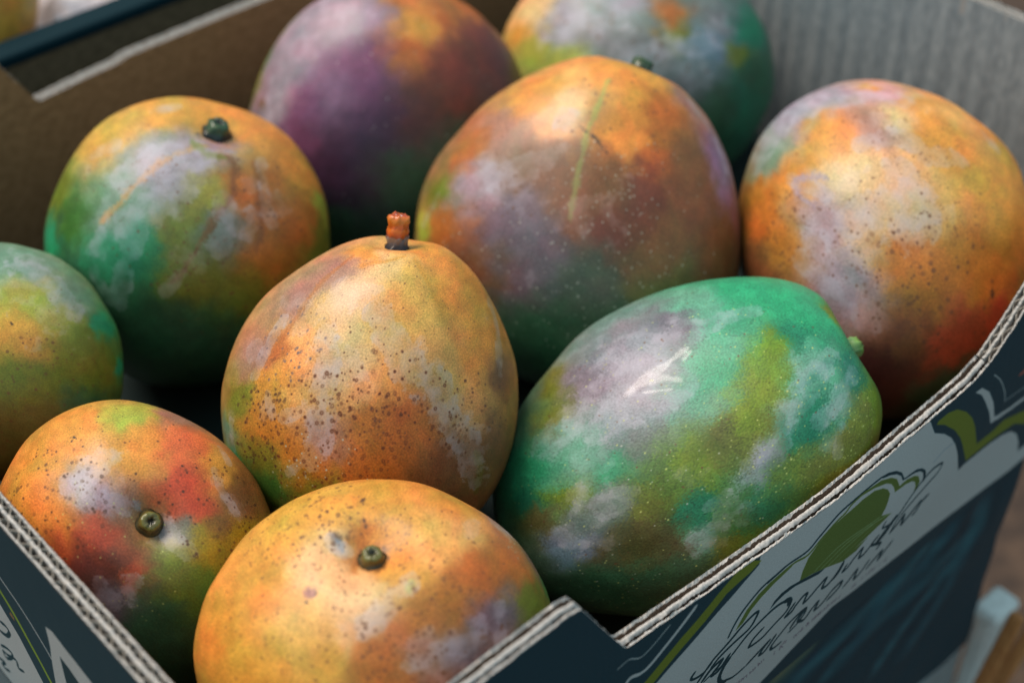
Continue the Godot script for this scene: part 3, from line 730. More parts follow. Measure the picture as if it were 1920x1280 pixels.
# ---------------------------------------------------------------- mangoes
func make_mangoes():
	var f_m1 := {"at": Vector3(-0.1312, -0.0220, -0.4893), "stem_way": Vector3(0.3094, 0.9500, -0.0409), "side": Vector3(0.0000, -0.0430, -0.9991), "radii": Vector3(0.0602, 0.0549, 0.0562), "egg": 0.08,
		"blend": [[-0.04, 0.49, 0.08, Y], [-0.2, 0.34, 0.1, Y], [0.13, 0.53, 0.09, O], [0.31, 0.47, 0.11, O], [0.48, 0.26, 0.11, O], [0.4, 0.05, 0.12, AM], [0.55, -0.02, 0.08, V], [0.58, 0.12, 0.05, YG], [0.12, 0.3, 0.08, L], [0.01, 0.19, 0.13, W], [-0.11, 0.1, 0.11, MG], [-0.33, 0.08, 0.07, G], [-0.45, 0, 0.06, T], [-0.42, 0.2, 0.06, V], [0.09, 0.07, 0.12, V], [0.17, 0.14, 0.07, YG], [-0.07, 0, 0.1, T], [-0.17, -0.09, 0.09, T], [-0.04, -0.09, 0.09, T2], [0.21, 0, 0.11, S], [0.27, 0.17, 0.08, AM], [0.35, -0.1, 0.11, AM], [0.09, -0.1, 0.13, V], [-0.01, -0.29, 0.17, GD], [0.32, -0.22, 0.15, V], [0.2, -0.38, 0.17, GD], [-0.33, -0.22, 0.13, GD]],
		"bloom": [[0.01, 0.19, 0.13, 1.1], [-0.09, 0.12, 0.11, 1], [-0.17, 0.04, 0.07, 0.9], [-0.2, -0.05, 0.06, 0.8], [0.22, 0.07, 0.05, 0.9], [0.29, 0.18, 0.03, 0.9], [0.27, 0.02, 0.07, 0.8], [0.38, 0.13, 0.05, 0.8], [0.08, 0.3, 0.09, 0.9], [-0.04, 0.49, 0.04, 0.7], [-0.27, 0.25, 0.05, 0.7], [0.08, -0.09, 0.06, 0.6]],
		"dots": [[0.39, 0.23, 0.15, 40, 1.5, SPOT], [0.08, 0.07, 0.22, 90, 1.3, SPOT], [0.26, -0.14, 0.26, 90, 1.5, SPOT], [-0.19, 0.26, 0.17, 30, 1.2, SPOT]],
		"marks": [[BR, 0.75, 9, [Vector2(0.210, 0.296), Vector2(0.238, 0.227), Vector2(0.227, 0.129), Vector2(0.179, 0.055), Vector2(0.151, 0.001)]], [BR, 0.6, 6, [Vector2(0.151, 0.001), Vector2(0.101, -0.086), Vector2(0.039, -0.156)]], [BR, 0.6, 9, [Vector2(0.305, 0.281), Vector2(0.318, 0.120), Vector2(0.325, 0.046), Vector2(0.312, -0.047)]], [O, 0.6, 8, [Vector2(0.148, 0.333), Vector2(0.003, 0.239), Vector2(-0.094, 0.139), Vector2(-0.186, 0.036)]], [GD, 0.5, 14, [Vector2(-0.390, 0.091), Vector2(-0.404, 0.016), Vector2(-0.340, -0.064)]], [INK, 0.8, 7, [Vector2(0.110, 0.394), Vector2(0.126, 0.376)]], [V, 0.8, 11, [Vector2(0.094, 0.350), Vector2(0.142, 0.287), Vector2(0.202, 0.280)]], [W, 0.8, 5, [Vector2(0.204, 0.325), Vector2(0.245, 0.310)]]],
		"gloss": [],
		"smears": [[61.4, [Vector2(-0.107, 0.194), Vector2(0.002, 0.249), Vector2(0.118, 0.275)]], [39.1, [Vector2(-0.051, 0.033), Vector2(-0.104, -0.069), Vector2(-0.149, -0.212)]], [61.4, [Vector2(0.059, 0.156), Vector2(-0.021, 0.085), Vector2(-0.090, 0.034)]], [25.1, [Vector2(-0.188, 0.002), Vector2(-0.230, -0.103), Vector2(-0.196, -0.213)]], [39.1, [Vector2(0.207, 0.110), Vector2(0.217, 0.039), Vector2(0.192, -0.032)]], [22.3, [Vector2(0.324, 0.285), Vector2(0.331, 0.200), Vector2(0.337, 0.122), Vector2(0.365, 0.049)]], [30.7, [Vector2(0.292, 0.080), Vector2(0.285, 0.007)]], [25.1, [Vector2(0.075, -0.121), Vector2(0.020, -0.183)]], [27.9, [Vector2(-0.267, 0.296), Vector2(-0.181, 0.325)]], [22.3, [Vector2(-0.044, 0.492), Vector2(0.011, 0.512)]]],
		"lean": Vector3(0.0000, 0.0000, 0.0000), "creases": [], "smear": 0.27, "hollow": 0.07, "hollow_width": 0.21, "fray": 0.06, "vein": 0.06, "lump": 3, "dull": 0.4}
	var f_m2 := {"at": Vector3(-0.0549, -0.0220, -0.5770), "stem_way": Vector3(0.1213, 0.8863, -0.4469), "side": Vector3(0.9803, -0.0363, 0.1939), "radii": Vector3(0.0659, 0.0633, 0.0517), "egg": -0.05,
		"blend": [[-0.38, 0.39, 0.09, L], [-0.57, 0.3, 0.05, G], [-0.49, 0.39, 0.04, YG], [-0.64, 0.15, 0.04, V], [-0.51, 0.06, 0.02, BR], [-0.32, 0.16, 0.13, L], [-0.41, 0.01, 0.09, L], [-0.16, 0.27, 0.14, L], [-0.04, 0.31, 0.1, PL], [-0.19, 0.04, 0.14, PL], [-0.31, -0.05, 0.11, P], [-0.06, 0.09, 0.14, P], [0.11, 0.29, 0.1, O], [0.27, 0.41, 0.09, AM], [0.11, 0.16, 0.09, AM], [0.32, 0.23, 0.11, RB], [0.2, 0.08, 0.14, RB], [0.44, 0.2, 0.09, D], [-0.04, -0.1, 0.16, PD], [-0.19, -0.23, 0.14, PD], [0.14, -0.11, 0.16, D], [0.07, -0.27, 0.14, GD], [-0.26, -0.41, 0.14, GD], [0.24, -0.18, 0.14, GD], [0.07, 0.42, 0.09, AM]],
		"bloom": [[-0.44, 0.04, 0.06, 0.8], [-0.28, 0.23, 0.07, 0.7], [-0.17, 0.32, 0.09, 0.7]],
		"dots": [[-0.04, -0.02, 0.37, 70, 1, PALE], [0.14, 0.07, 0.27, 30, 1, PALE]],
		"marks": [[YG, 0.7, 14, [Vector2(-0.362, 0.504), Vector2(-0.514, 0.371), Vector2(-0.589, 0.260), Vector2(-0.644, 0.127)]]],
		"gloss": [],
		"smears": [[23.4, [Vector2(-0.456, 0.126), Vector2(-0.447, 0.022), Vector2(-0.465, -0.054)]]],
		"lean": Vector3(0.0000, 0.0000, 0.0000), "creases": [], "smear": 0.27, "hollow": 0.08, "hollow_width": 0.21, "fray": 0.035, "vein": 0.03, "lump": 5, "dull": 0.4}
	var f_m3 := {"at": Vector3(0.0589, -0.0260, -0.6318), "stem_way": Vector3(0.0000, -0.0807, -0.9967), "side": Vector3(1.0000, -0.0000, 0.0000), "radii": Vector3(0.0679, 0.0645, 0.0581), "egg": 0,
		"blend": [[-0.44, 0.23, 0.09, C], [-0.5, 0.14, 0.06, Y], [-0.4, 0.06, 0.08, YG], [-0.29, 0.14, 0.1, W], [-0.15, 0.1, 0.12, S], [0.09, 0.16, 0.06, AM], [0.11, 0.1, 0.06, V], [-0.02, 0.04, 0.12, S], [0.25, 0.14, 0.1, S], [0.24, 0.03, 0.09, SB], [0.4, 0.12, 0.06, T2], [0.42, -0.08, 0.06, GD], [0.41, -0.19, 0.09, T2], [0.16, -0.09, 0.12, S], [0.21, -0.19, 0.12, GD], [0.35, 0, 0.05, V], [-0.27, 0.01, 0.08, YG], [-0.11, 0.19, 0.09, W]],
		"bloom": [[-0.29, 0.14, 0.14, 0.8], [-0.11, 0.07, 0.14, 0.7], [0.03, 0.01, 0.14, 0.7], [0.25, 0.09, 0.09, 0.8], [0.16, -0.07, 0.09, 0.6]],
		"dots": [[-0.11, 0.07, 0.32, 120, 1.8, SPOT]],
		"marks": [],
		"gloss": [],
		"smears": [[44.3, [Vector2(-0.330, 0.105), Vector2(-0.208, 0.133), Vector2(-0.095, 0.146)]], [44.3, [Vector2(-0.060, -0.013), Vector2(0.085, 0.026), Vector2(0.223, 0.052)]]],
		"lean": Vector3(0.0000, 0.0000, 0.0000), "creases": [], "smear": 0.27, "hollow": 0.08, "hollow_width": 0.21, "fray": 0.035, "vein": 0.03, "lump": 7, "dull": 0.4}
	var f_m4 := {"at": Vector3(0.0282, -0.0100, -0.4921), "stem_way": Vector3(0.3592, 0.7611, -0.5401), "side": Vector3(0.8817, -0.0869, 0.4638), "radii": Vector3(0.0677, 0.0664, 0.0433), "egg": -0.2,
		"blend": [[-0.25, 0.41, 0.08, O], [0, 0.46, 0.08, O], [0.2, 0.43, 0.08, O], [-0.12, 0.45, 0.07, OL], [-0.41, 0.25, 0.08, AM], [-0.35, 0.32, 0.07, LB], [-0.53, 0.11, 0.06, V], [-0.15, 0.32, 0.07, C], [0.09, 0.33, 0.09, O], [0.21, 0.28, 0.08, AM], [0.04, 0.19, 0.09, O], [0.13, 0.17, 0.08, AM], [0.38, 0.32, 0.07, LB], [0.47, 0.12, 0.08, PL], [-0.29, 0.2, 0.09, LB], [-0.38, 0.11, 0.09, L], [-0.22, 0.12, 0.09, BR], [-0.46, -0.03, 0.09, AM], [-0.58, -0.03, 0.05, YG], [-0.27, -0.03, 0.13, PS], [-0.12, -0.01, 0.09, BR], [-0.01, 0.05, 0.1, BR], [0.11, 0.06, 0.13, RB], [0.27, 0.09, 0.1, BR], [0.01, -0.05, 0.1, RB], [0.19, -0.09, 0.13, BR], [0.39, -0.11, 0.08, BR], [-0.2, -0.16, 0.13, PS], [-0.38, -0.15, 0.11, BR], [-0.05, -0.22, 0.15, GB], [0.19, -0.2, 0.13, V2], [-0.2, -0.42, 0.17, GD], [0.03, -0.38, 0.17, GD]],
		"bloom": [[-0.12, 0.29, 0.04, 1], [-0.32, 0.15, 0.1, 0.65], [-0.21, 0.06, 0.13, 0.5], [0.42, 0.38, 0.04, 0.7], [0.48, 0.1, 0.05, 0.6], [-0.59, 0.01, 0.03, 0.7], [-0.09, -0.04, 0.13, 0.5], [0.07, 0.06, 0.08, 0.45]],
		"dots": [[-0.16, -0.11, 0.31, 260, 1, PALE], [0.1, -0.08, 0.25, 140, 1, PALE], [0.1, 0.24, 0.23, 70, 1.6, SPOT], [-0.35, 0.12, 0.17, 60, 1.2, SPOT]],
		"marks": [[GL, 0.42, 6, [Vector2(0.022, 0.430), Vector2(-0.024, 0.321), Vector2(-0.059, 0.222), Vector2(-0.081, 0.116), Vector2(-0.093, 0.039), Vector2(-0.101, -0.021)]], [INK, 0.7, 2.5, [Vector2(-0.085, 0.260), Vector2(-0.050, 0.230), Vector2(-0.025, 0.207), Vector2(0.006, 0.167)]], [WHITE, 0.9, 4, [Vector2(-0.036, 0.204), Vector2(-0.033, 0.201)]], [O, 0.7, 16, [Vector2(-0.033, 0.238), Vector2(0.045, 0.204), Vector2(0.157, 0.208)]]],
		"gloss": [],
		"smears": [[26.7, [Vector2(-0.146, 0.275), Vector2(-0.104, 0.299)]], [45.4, [Vector2(-0.351, 0.121), Vector2(-0.251, 0.145), Vector2(-0.156, 0.170)]], [21.4, [Vector2(0.369, 0.364), Vector2(0.472, 0.276), Vector2(0.520, 0.127)]], [18.7, [Vector2(-0.596, -0.028), Vector2(-0.545, 0.069)]]],
		"lean": Vector3(0.0000, 0.0000, 0.0000), "creases": [], "smear": 0.27, "hollow": 0.08, "hollow_width": 0.21, "fray": 0.035, "vein": 0.03, "lump": 2, "dull": 0.4}
	var f_m5 := {"at": Vector3(0.1505, -0.0170, -0.4846), "stem_way": Vector3(0.9285, 0.3630, 0.0788), "side": Vector3(-0.0114, -0.1842, 0.9828), "radii": Vector3(0.0584, 0.0728, 0.0621), "egg": -0.1,
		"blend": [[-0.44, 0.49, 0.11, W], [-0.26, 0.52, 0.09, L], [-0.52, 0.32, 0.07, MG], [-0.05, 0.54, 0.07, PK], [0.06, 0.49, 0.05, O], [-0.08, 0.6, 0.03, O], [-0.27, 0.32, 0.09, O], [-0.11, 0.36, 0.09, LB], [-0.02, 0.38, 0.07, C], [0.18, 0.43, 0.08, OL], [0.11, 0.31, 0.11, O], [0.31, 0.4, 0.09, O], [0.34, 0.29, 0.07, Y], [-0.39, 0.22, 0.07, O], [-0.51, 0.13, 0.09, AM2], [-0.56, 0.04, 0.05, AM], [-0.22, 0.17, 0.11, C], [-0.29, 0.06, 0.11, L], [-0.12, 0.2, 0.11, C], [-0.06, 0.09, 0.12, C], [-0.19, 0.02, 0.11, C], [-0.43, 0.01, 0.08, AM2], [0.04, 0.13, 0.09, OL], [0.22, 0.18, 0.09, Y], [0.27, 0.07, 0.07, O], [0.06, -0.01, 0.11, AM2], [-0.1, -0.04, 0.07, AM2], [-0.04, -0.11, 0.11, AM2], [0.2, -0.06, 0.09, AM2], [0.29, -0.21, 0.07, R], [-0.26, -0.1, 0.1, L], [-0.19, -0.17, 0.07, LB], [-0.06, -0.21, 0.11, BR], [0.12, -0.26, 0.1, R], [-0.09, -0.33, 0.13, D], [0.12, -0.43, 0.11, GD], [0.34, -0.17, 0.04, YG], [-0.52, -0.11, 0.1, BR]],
		"bloom": [[-0.51, 0.43, 0.1, 1], [-0.34, 0.51, 0.09, 1], [-0.17, 0.54, 0.08, 0.9], [-0.22, 0.09, 0.11, 1], [-0.03, 0.11, 0.09, 0.9], [-0.1, 0.35, 0.08, 0.9], [-0.32, 0, 0.08, 1], [-0.18, 0.2, 0.06, 0.8], [-0.26, -0.11, 0.07, 0.8], [-0.19, -0.18, 0.05, 0.8], [-0.35, 0.2, 0.03, 0.9], [-0.39, 0.15, 0.04, 0.8], [0.28, 0.35, 0.05, 0.8], [0.02, 0.51, 0.06, 0.7]],
		"dots": [[-0.15, 0.15, 0.25, 190, 1.15, SPOT], [-0.49, 0.06, 0.11, 90, 1.6, SPOT], [0, -0.08, 0.21, 90, 2, SPOT], [0.12, 0.18, 0.17, 70, 0.9, SPOT], [0.02, -0.23, 0.17, 50, 2, SPOT]],
		"marks": [[INK, 0.8, 6, [Vector2(0.222, -0.128), Vector2(0.233, -0.145)]], [L, 0.8, 7, [Vector2(-0.415, 0.188), Vector2(-0.331, 0.201), Vector2(-0.289, 0.184)]], [L, 0.8, 7, [Vector2(-0.405, 0.179), Vector2(-0.387, 0.138), Vector2(-0.335, 0.114)]]],
		"gloss": [],
		"smears": [[53.8, [Vector2(-0.583, 0.294), Vector2(-0.481, 0.410), Vector2(-0.320, 0.500)]], [41.6, [Vector2(-0.259, 0.484), Vector2(-0.099, 0.516), Vector2(0.007, 0.480)]], [22.0, [Vector2(-0.425, 0.206), Vector2(-0.350, 0.169), Vector2(-0.299, 0.145)]], [53.8, [Vector2(-0.287, 0.032), Vector2(-0.188, 0.093), Vector2(-0.092, 0.123)]], [66.1, [Vector2(-0.086, 0.185), Vector2(0.004, 0.110), Vector2(-0.065, 0.036)]], [34.3, [Vector2(-0.171, 0.300), Vector2(-0.066, 0.329), Vector2(-0.002, 0.305)]], [31.8, [Vector2(-0.394, -0.031), Vector2(-0.324, -0.086), Vector2(-0.243, -0.170)]], [36.7, [Vector2(0.027, 0.271), Vector2(0.135, 0.262)]], [19.6, [Vector2(0.276, 0.386), Vector2(0.329, 0.330)]]],
		"lean": Vector3(0.0000, 0.0000, 0.0000), "creases": [], "smear": 0.27, "hollow": 0.08, "hollow_width": 0.21, "fray": 0.06, "vein": 0.03, "lump": 4, "dull": 0.4}
	var f_m6 := {"at": Vector3(-0.1826, -0.0080, -0.4062), "stem_way": Vector3(-0.7547, 0.6305, 0.1811), "side": Vector3(-0.0817, 0.1836, -0.9796), "radii": Vector3(0.0433, 0.0450, 0.0363), "egg": 0,
		"blend": [[0.1, 0.53, 0.1, MG], [0.25, 0.49, 0.1, MG], [0.24, 0.31, 0.1, YG], [0.44, 0.34, 0.1, MG], [0.6, 0.2, 0.07, T], [0.29, 0.12, 0.12, Y], [0.21, 0.19, 0.1, Y], [0.44, 0.11, 0.12, V], [0.31, -0.05, 0.15, V], [0.56, -0.02, 0.1, V], [0.27, -0.24, 0.15, V2], [0.48, -0.2, 0.12, GD], [0.68, -0.01, 0.04, T], [0.4, 0.2, 0.08, YG]],
		"bloom": [[0.26, 0.46, 0.16, 0.9], [0.42, 0.25, 0.12, 0.8], [0.54, 0.14, 0.08, 0.6], [0.29, 0.12, 0.07, 0.5]],
		"dots": [[0.33, -0.1, 0.24, 90, 1.9, SPOT], [0.4, 0.18, 0.19, 50, 1, SPOT]],
		"marks": [[INK, 0.8, 2.5, [Vector2(0.205, 0.203), Vector2(0.214, 0.187)]]],
		"gloss": [],
		"smears": [[57.7, [Vector2(0.188, 0.473), Vector2(0.311, 0.436), Vector2(0.442, 0.286)]]],
		"lean": Vector3(0.0000, 0.0000, 0.0000), "creases": [], "smear": 0.27, "hollow": 0.08, "hollow_width": 0.21, "fray": 0.035, "vein": 0.03, "lump": 6, "dull": 0.4}
	var f_m7 := {"at": Vector3(-0.1256, -0.0300, -0.3343), "stem_way": Vector3(0.3097, 0.8276, 0.4681), "side": Vector3(-0.7048, -0.1307, 0.6973), "radii": Vector3(0.0563, 0.0440, 0.0518), "egg": 0.05,
		"blend": [[-0.1, 0.46, 0.09, O], [0.08, 0.54, 0.07, YG], [0.24, 0.56, 0.07, LB], [-0.18, 0.35, 0.09, O], [-0.25, 0.29, 0.07, O], [0.01, 0.38, 0.08, OL], [0.08, 0.4, 0.09, O], [0.26, 0.39, 0.09, OR], [0.24, 0.29, 0.07, R], [0.35, 0.37, 0.07, O], [0.45, 0.28, 0.07, BR], [-0.03, 0.28, 0.08, L], [0.02, 0.2, 0.06, L], [-0.13, 0.14, 0.1, O], [-0.28, 0.15, 0.07, O], [-0.01, 0.1, 0.07, R], [-0.13, 0.06, 0.08, R], [-0.06, 0.01, 0.11, D], [0.08, 0, 0.05, R], [0.28, 0.19, 0.07, R], [0.25, 0.12, 0.06, S], [0.39, 0.13, 0.07, BR], [0.33, 0.06, 0.11, YV], [0.47, 0.11, 0.06, YV], [0.22, -0.03, 0.09, V], [0.02, -0.1, 0.09, PS], [-0.07, -0.07, 0.07, D], [0.3, -0.08, 0.12, G], [0.16, -0.18, 0.14, GD], [-0.23, 0.04, 0.08, O], [0.42, 0, 0.08, V]],
		"bloom": [[-0.04, 0.28, 0.08, 0.9], [0.05, 0.21, 0.05, 0.9], [0.22, 0.12, 0.05, 0.9], [0.03, -0.08, 0.06, 0.9], [-0.03, -0.12, 0.05, 0.8], [0.38, 0.31, 0.03, 0.9], [0.44, 0.22, 0.04, 0.9], [0.4, 0.25, 0.03, 0.8], [0.42, 0.44, 0.04, 0.7]],
		"dots": [[-0.17, 0.21, 0.18, 130, 1.6, BSPOT], [0.36, 0.21, 0.16, 90, 1.5, BSPOT], [0.06, 0.42, 0.24, 60, 1.1, BSPOT], [-0.01, 0.03, 0.22, 120, 1, YPALE]],
		"marks": [[INK, 0.9, 4, [Vector2(-0.121, 0.426), Vector2(-0.111, 0.415)]], [W, 0.6, 10, [Vector2(0.105, 0.223), Vector2(0.124, 0.200)]]],
		"gloss": [],
		"smears": [[49.1, [Vector2(-0.101, 0.260), Vector2(-0.032, 0.298), Vector2(0.014, 0.357)]], [31.0, [Vector2(0.007, 0.215), Vector2(0.073, 0.204)]], [31.0, [Vector2(0.200, 0.164), Vector2(0.229, 0.102), Vector2(0.260, 0.071)]], [41.3, [Vector2(-0.005, -0.067), Vector2(0.041, -0.088), Vector2(0.086, -0.038)]], [18.1, [Vector2(0.373, 0.350), Vector2(0.393, 0.271), Vector2(0.437, 0.201)]], [15.5, [Vector2(0.417, 0.470), Vector2(0.436, 0.392)]]],
		"lean": Vector3(0.0000, 0.0000, 0.0000), "creases": [[-1.14, 0.03, 0.35, 1], [0.49, 0.035, 0.3, 0.9]], "smear": 0.27, "hollow": 0.15, "hollow_width": 0.2, "fray": 0.035, "vein": 0.03, "lump": 8, "dull": 0.4}
	var f_m8 := {"at": Vector3(-0.0404, -0.0170, -0.2836), "stem_way": Vector3(0.0201, 0.9990, 0.0398), "side": Vector3(0.0000, 0.0398, -0.9992), "radii": Vector3(0.0519, 0.0522, 0.0536), "egg": 0.05,
		"blend": [[-0.32, 0.64, 0.08, Y], [-0.01, 0.61, 0.08, O], [0.28, 0.62, 0.1, O], [0.49, 0.54, 0.08, LB], [-0.12, 0.51, 0.08, Y], [-0.24, 0.44, 0.08, Y], [-0.32, 0.3, 0.08, O], [-0.39, 0.16, 0.08, O], [-0.07, 0.41, 0.06, C], [0, 0.45, 0.05, AM], [-0.02, 0.37, 0.04, AM], [0.1, 0.4, 0.08, O], [0.23, 0.42, 0.1, OL], [0.32, 0.34, 0.08, AM], [0.44, 0.36, 0.08, AM], [-0.12, 0.29, 0.1, C], [0.02, 0.26, 0.08, C], [-0.16, 0.17, 0.1, OL], [-0.04, 0.17, 0.1, C], [0.12, 0.29, 0.08, O], [0.13, 0.17, 0.08, AM], [0.26, 0.23, 0.08, AM], [0.35, 0.2, 0.08, PS], [0.48, 0.22, 0.06, V], [0.66, 0.27, 0.04, G], [0.61, 0.37, 0.05, BR], [-0.28, 0.07, 0.1, Y], [-0.1, 0.08, 0.08, Y], [0.03, 0.06, 0.1, AM], [0.16, 0.07, 0.1, LB], [0.26, 0.08, 0.07, PS]],
		"bloom": [[-0.09, 0.41, 0.04, 0.9], [0.05, 0.24, 0.07, 0.7], [0.01, 0.18, 0.07, 0.6], [0.24, 0.11, 0.07, 0.8], [0.36, 0.14, 0.03, 0.9], [0.36, 0.18, 0.02, 0.9], [0.16, 0.1, 0.06, 0.8], [0.51, 0.52, 0.07, 0.7], [0.3, 0.46, 0.05, 0.6], [0.06, 0.29, 0.03, 0.6]],
		"dots": [[-0.11, 0.24, 0.3, 330, 1.2, SPOT], [-0.24, 0.52, 0.19, 120, 1.3, SPOT], [0.16, 0.31, 0.21, 130, 1.2, SPOT], [0.57, 0.45, 0.12, 90, 1.1, PALE], [0.19, 0.11, 0.19, 120, 1.8, SPOT], [-0.13, 0.53, 0.11, 40, 1.9, BSPOT]],
		"marks": [[INK, 0.6, 13, [Vector2(-0.106, 0.442), Vector2(-0.089, 0.434)]], [SB, 0.6, 16, [Vector2(-0.088, 0.430), Vector2(-0.073, 0.413)]], [P, 0.55, 16, [Vector2(-0.155, 0.269), Vector2(-0.134, 0.263)]], [INK, 0.7, 6, [Vector2(-0.153, 0.241), Vector2(-0.146, 0.235)]], [YG, 0.6, 10, [Vector2(0.118, 0.299), Vector2(0.113, 0.264)]]],
		"gloss": [],
		"smears": [[24.9, [Vector2(-0.113, 0.422), Vector2(-0.065, 0.405)]], [36.2, [Vector2(0.013, 0.183), Vector2(0.064, 0.251), Vector2(0.104, 0.292)]], [36.2, [Vector2(0.213, 0.096), Vector2(0.271, 0.132), Vector2(0.303, 0.158)]], [22.6, [Vector2(0.365, 0.212), Vector2(0.358, 0.109), Vector2(0.346, 0.066)]], [29.4, [Vector2(0.119, 0.088), Vector2(0.185, 0.111)]], [31.7, [Vector2(0.436, 0.515), Vector2(0.552, 0.472)]]],
		"lean": Vector3(0.0000, 0.0000, 0.0000), "creases": [], "smear": 0.27, "hollow": 0.14, "hollow_width": 0.21, "fray": 0.035, "vein": 0.03, "lump": 9, "dull": 0.4}
	var f_m9 := {"at": Vector3(-0.0489, -0.0070, -0.3878), "stem_way": Vector3(0.0900, 0.9100, -0.4047), "side": Vector3(0.0000, -0.4063, -0.9137), "radii": Vector3(0.0559, 0.0522, 0.0514), "egg": -0.11,
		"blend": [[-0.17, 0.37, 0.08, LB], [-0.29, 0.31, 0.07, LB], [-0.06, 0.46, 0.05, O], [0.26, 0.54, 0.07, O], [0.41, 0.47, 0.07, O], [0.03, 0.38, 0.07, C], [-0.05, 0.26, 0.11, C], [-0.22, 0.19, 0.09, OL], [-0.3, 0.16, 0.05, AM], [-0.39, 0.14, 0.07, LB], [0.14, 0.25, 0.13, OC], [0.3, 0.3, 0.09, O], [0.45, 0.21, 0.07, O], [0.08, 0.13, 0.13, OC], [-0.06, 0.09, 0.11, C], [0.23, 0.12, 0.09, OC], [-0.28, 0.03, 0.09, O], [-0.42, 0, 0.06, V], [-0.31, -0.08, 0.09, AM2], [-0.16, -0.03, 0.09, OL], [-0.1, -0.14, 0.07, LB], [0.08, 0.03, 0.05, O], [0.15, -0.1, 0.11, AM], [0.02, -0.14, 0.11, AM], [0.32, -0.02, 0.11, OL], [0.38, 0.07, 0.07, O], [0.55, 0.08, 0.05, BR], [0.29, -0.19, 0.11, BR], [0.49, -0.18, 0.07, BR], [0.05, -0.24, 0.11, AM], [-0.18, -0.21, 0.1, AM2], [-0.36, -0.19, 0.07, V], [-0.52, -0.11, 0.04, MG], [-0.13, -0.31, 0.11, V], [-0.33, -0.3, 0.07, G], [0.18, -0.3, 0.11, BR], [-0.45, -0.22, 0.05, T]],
		"bloom": [[-0.09, 0.28, 0.1, 0.8], [-0.06, 0.09, 0.1, 0.75], [-0.14, -0.08, 0.06, 1], [-0.11, 0, 0.08, 0.85], [-0.32, -0.04, 0.03, 1], [-0.22, -0.08, 0.02, 0.9], [0.22, 0.05, 0.11, 0.7], [-0.23, 0.22, 0.06, 0.7], [-0.52, -0.17, 0.03, 1.1], [-0.49, -0.07, 0.02, 1], [0.37, -0.13, 0.09, 0.85], [0.31, -0.04, 0.07, 0.7], [-0.42, 0.14, 0.04, 0.9], [-0.29, 0.31, 0.05, 0.8], [0.48, 0.26, 0.03, 0.6], [-0.22, -0.23, 0.02, 0.9]],
		"dots": [[0.08, -0.17, 0.26, 230, 1.8, RING], [-0.12, -0.17, 0.2, 130, 1.6, RING], [-0.04, -0.03, 0.22, 90, 1.3, SPOT], [-0.26, 0.16, 0.12, 60, 1.7, GREY], [0.03, 0.18, 0.26, 90, 1, SPOT], [-0.34, -0.1, 0.12, 120, 1.7, BSPOT], [0.42, -0.09, 0.14, 70, 1.6, SPOT], [0.3, 0.35, 0.18, 50, 1, SPOT], [-0.13, -0.31, 0.18, 70, 1.3, PALE]],
		"marks": [[AM, 0.5, 8, [Vector2(-0.106, 0.471), Vector2(-0.194, 0.367), Vector2(-0.264, 0.247), Vector2(-0.321, 0.147), Vector2(-0.343, 0.081)]], [O, 0.6, 6, [Vector2(0.103, 0.458), Vector2(0.030, 0.428), Vector2(-0.072, 0.407)]], [INK, 0.9, 3.5, [Vector2(0.130, -0.062), Vector2(0.133, -0.065)]], [BR, 0.5, 3, [Vector2(-0.332, 0.106), Vector2(-0.304, 0.120)]], [O, 0.6, 7, [Vector2(0.135, 0.448), Vector2(0.187, 0.369), Vector2(0.235, 0.292)]], [V, 0.35, 9, [Vector2(0.417, -0.201), Vector2(0.433, -0.263), Vector2(0.421, -0.375)]]],
		"gloss": [],
		"smears": [[51.7, [Vector2(-0.140, 0.183), Vector2(-0.109, 0.057), Vector2(-0.140, -0.033)]], [43.9, [Vector2(-0.139, -0.048), Vector2(-0.120, -0.124), Vector2(-0.148, -0.188)]], [18.1, [Vector2(-0.320, -0.001), Vector2(-0.298, -0.057)]], [20.7, [Vector2(-0.252, -0.064), Vector2(-0.194, -0.048)]], [59.4, [Vector2(0.043, 0.211), Vector2(0.152, 0.084), Vector2(0.277, -0.008)]], [56.8, [Vector2(0.275, -0.071), Vector2(0.372, -0.160), Vector2(0.424, -0.304)]], [25.8, [Vector2(0.530, 0.378), Vector2(0.540, 0.184), Vector2(0.527, 0.064)]], [18.1, [Vector2(-0.491, -0.092), Vector2(-0.502, -0.191)]], [15.5, [Vector2(-0.235, -0.235), Vector2(-0.191, -0.207)]], [23.2, [Vector2(-0.321, 0.236), Vector2(-0.368, 0.134), Vector2(-0.390, 0.067)]]],
		"lean": Vector3(0.0050, 0.0000, 0.0000), "creases": [[-2.38, 0.035, 0.2, 1.5], [2.44, 0.02, 0.2, 1.4]], "smear": 0.27, "hollow": 0.06, "hollow_width": 0.21, "fray": 0.035, "vein": 0.03, "lump": 10, "dull": 0.4}
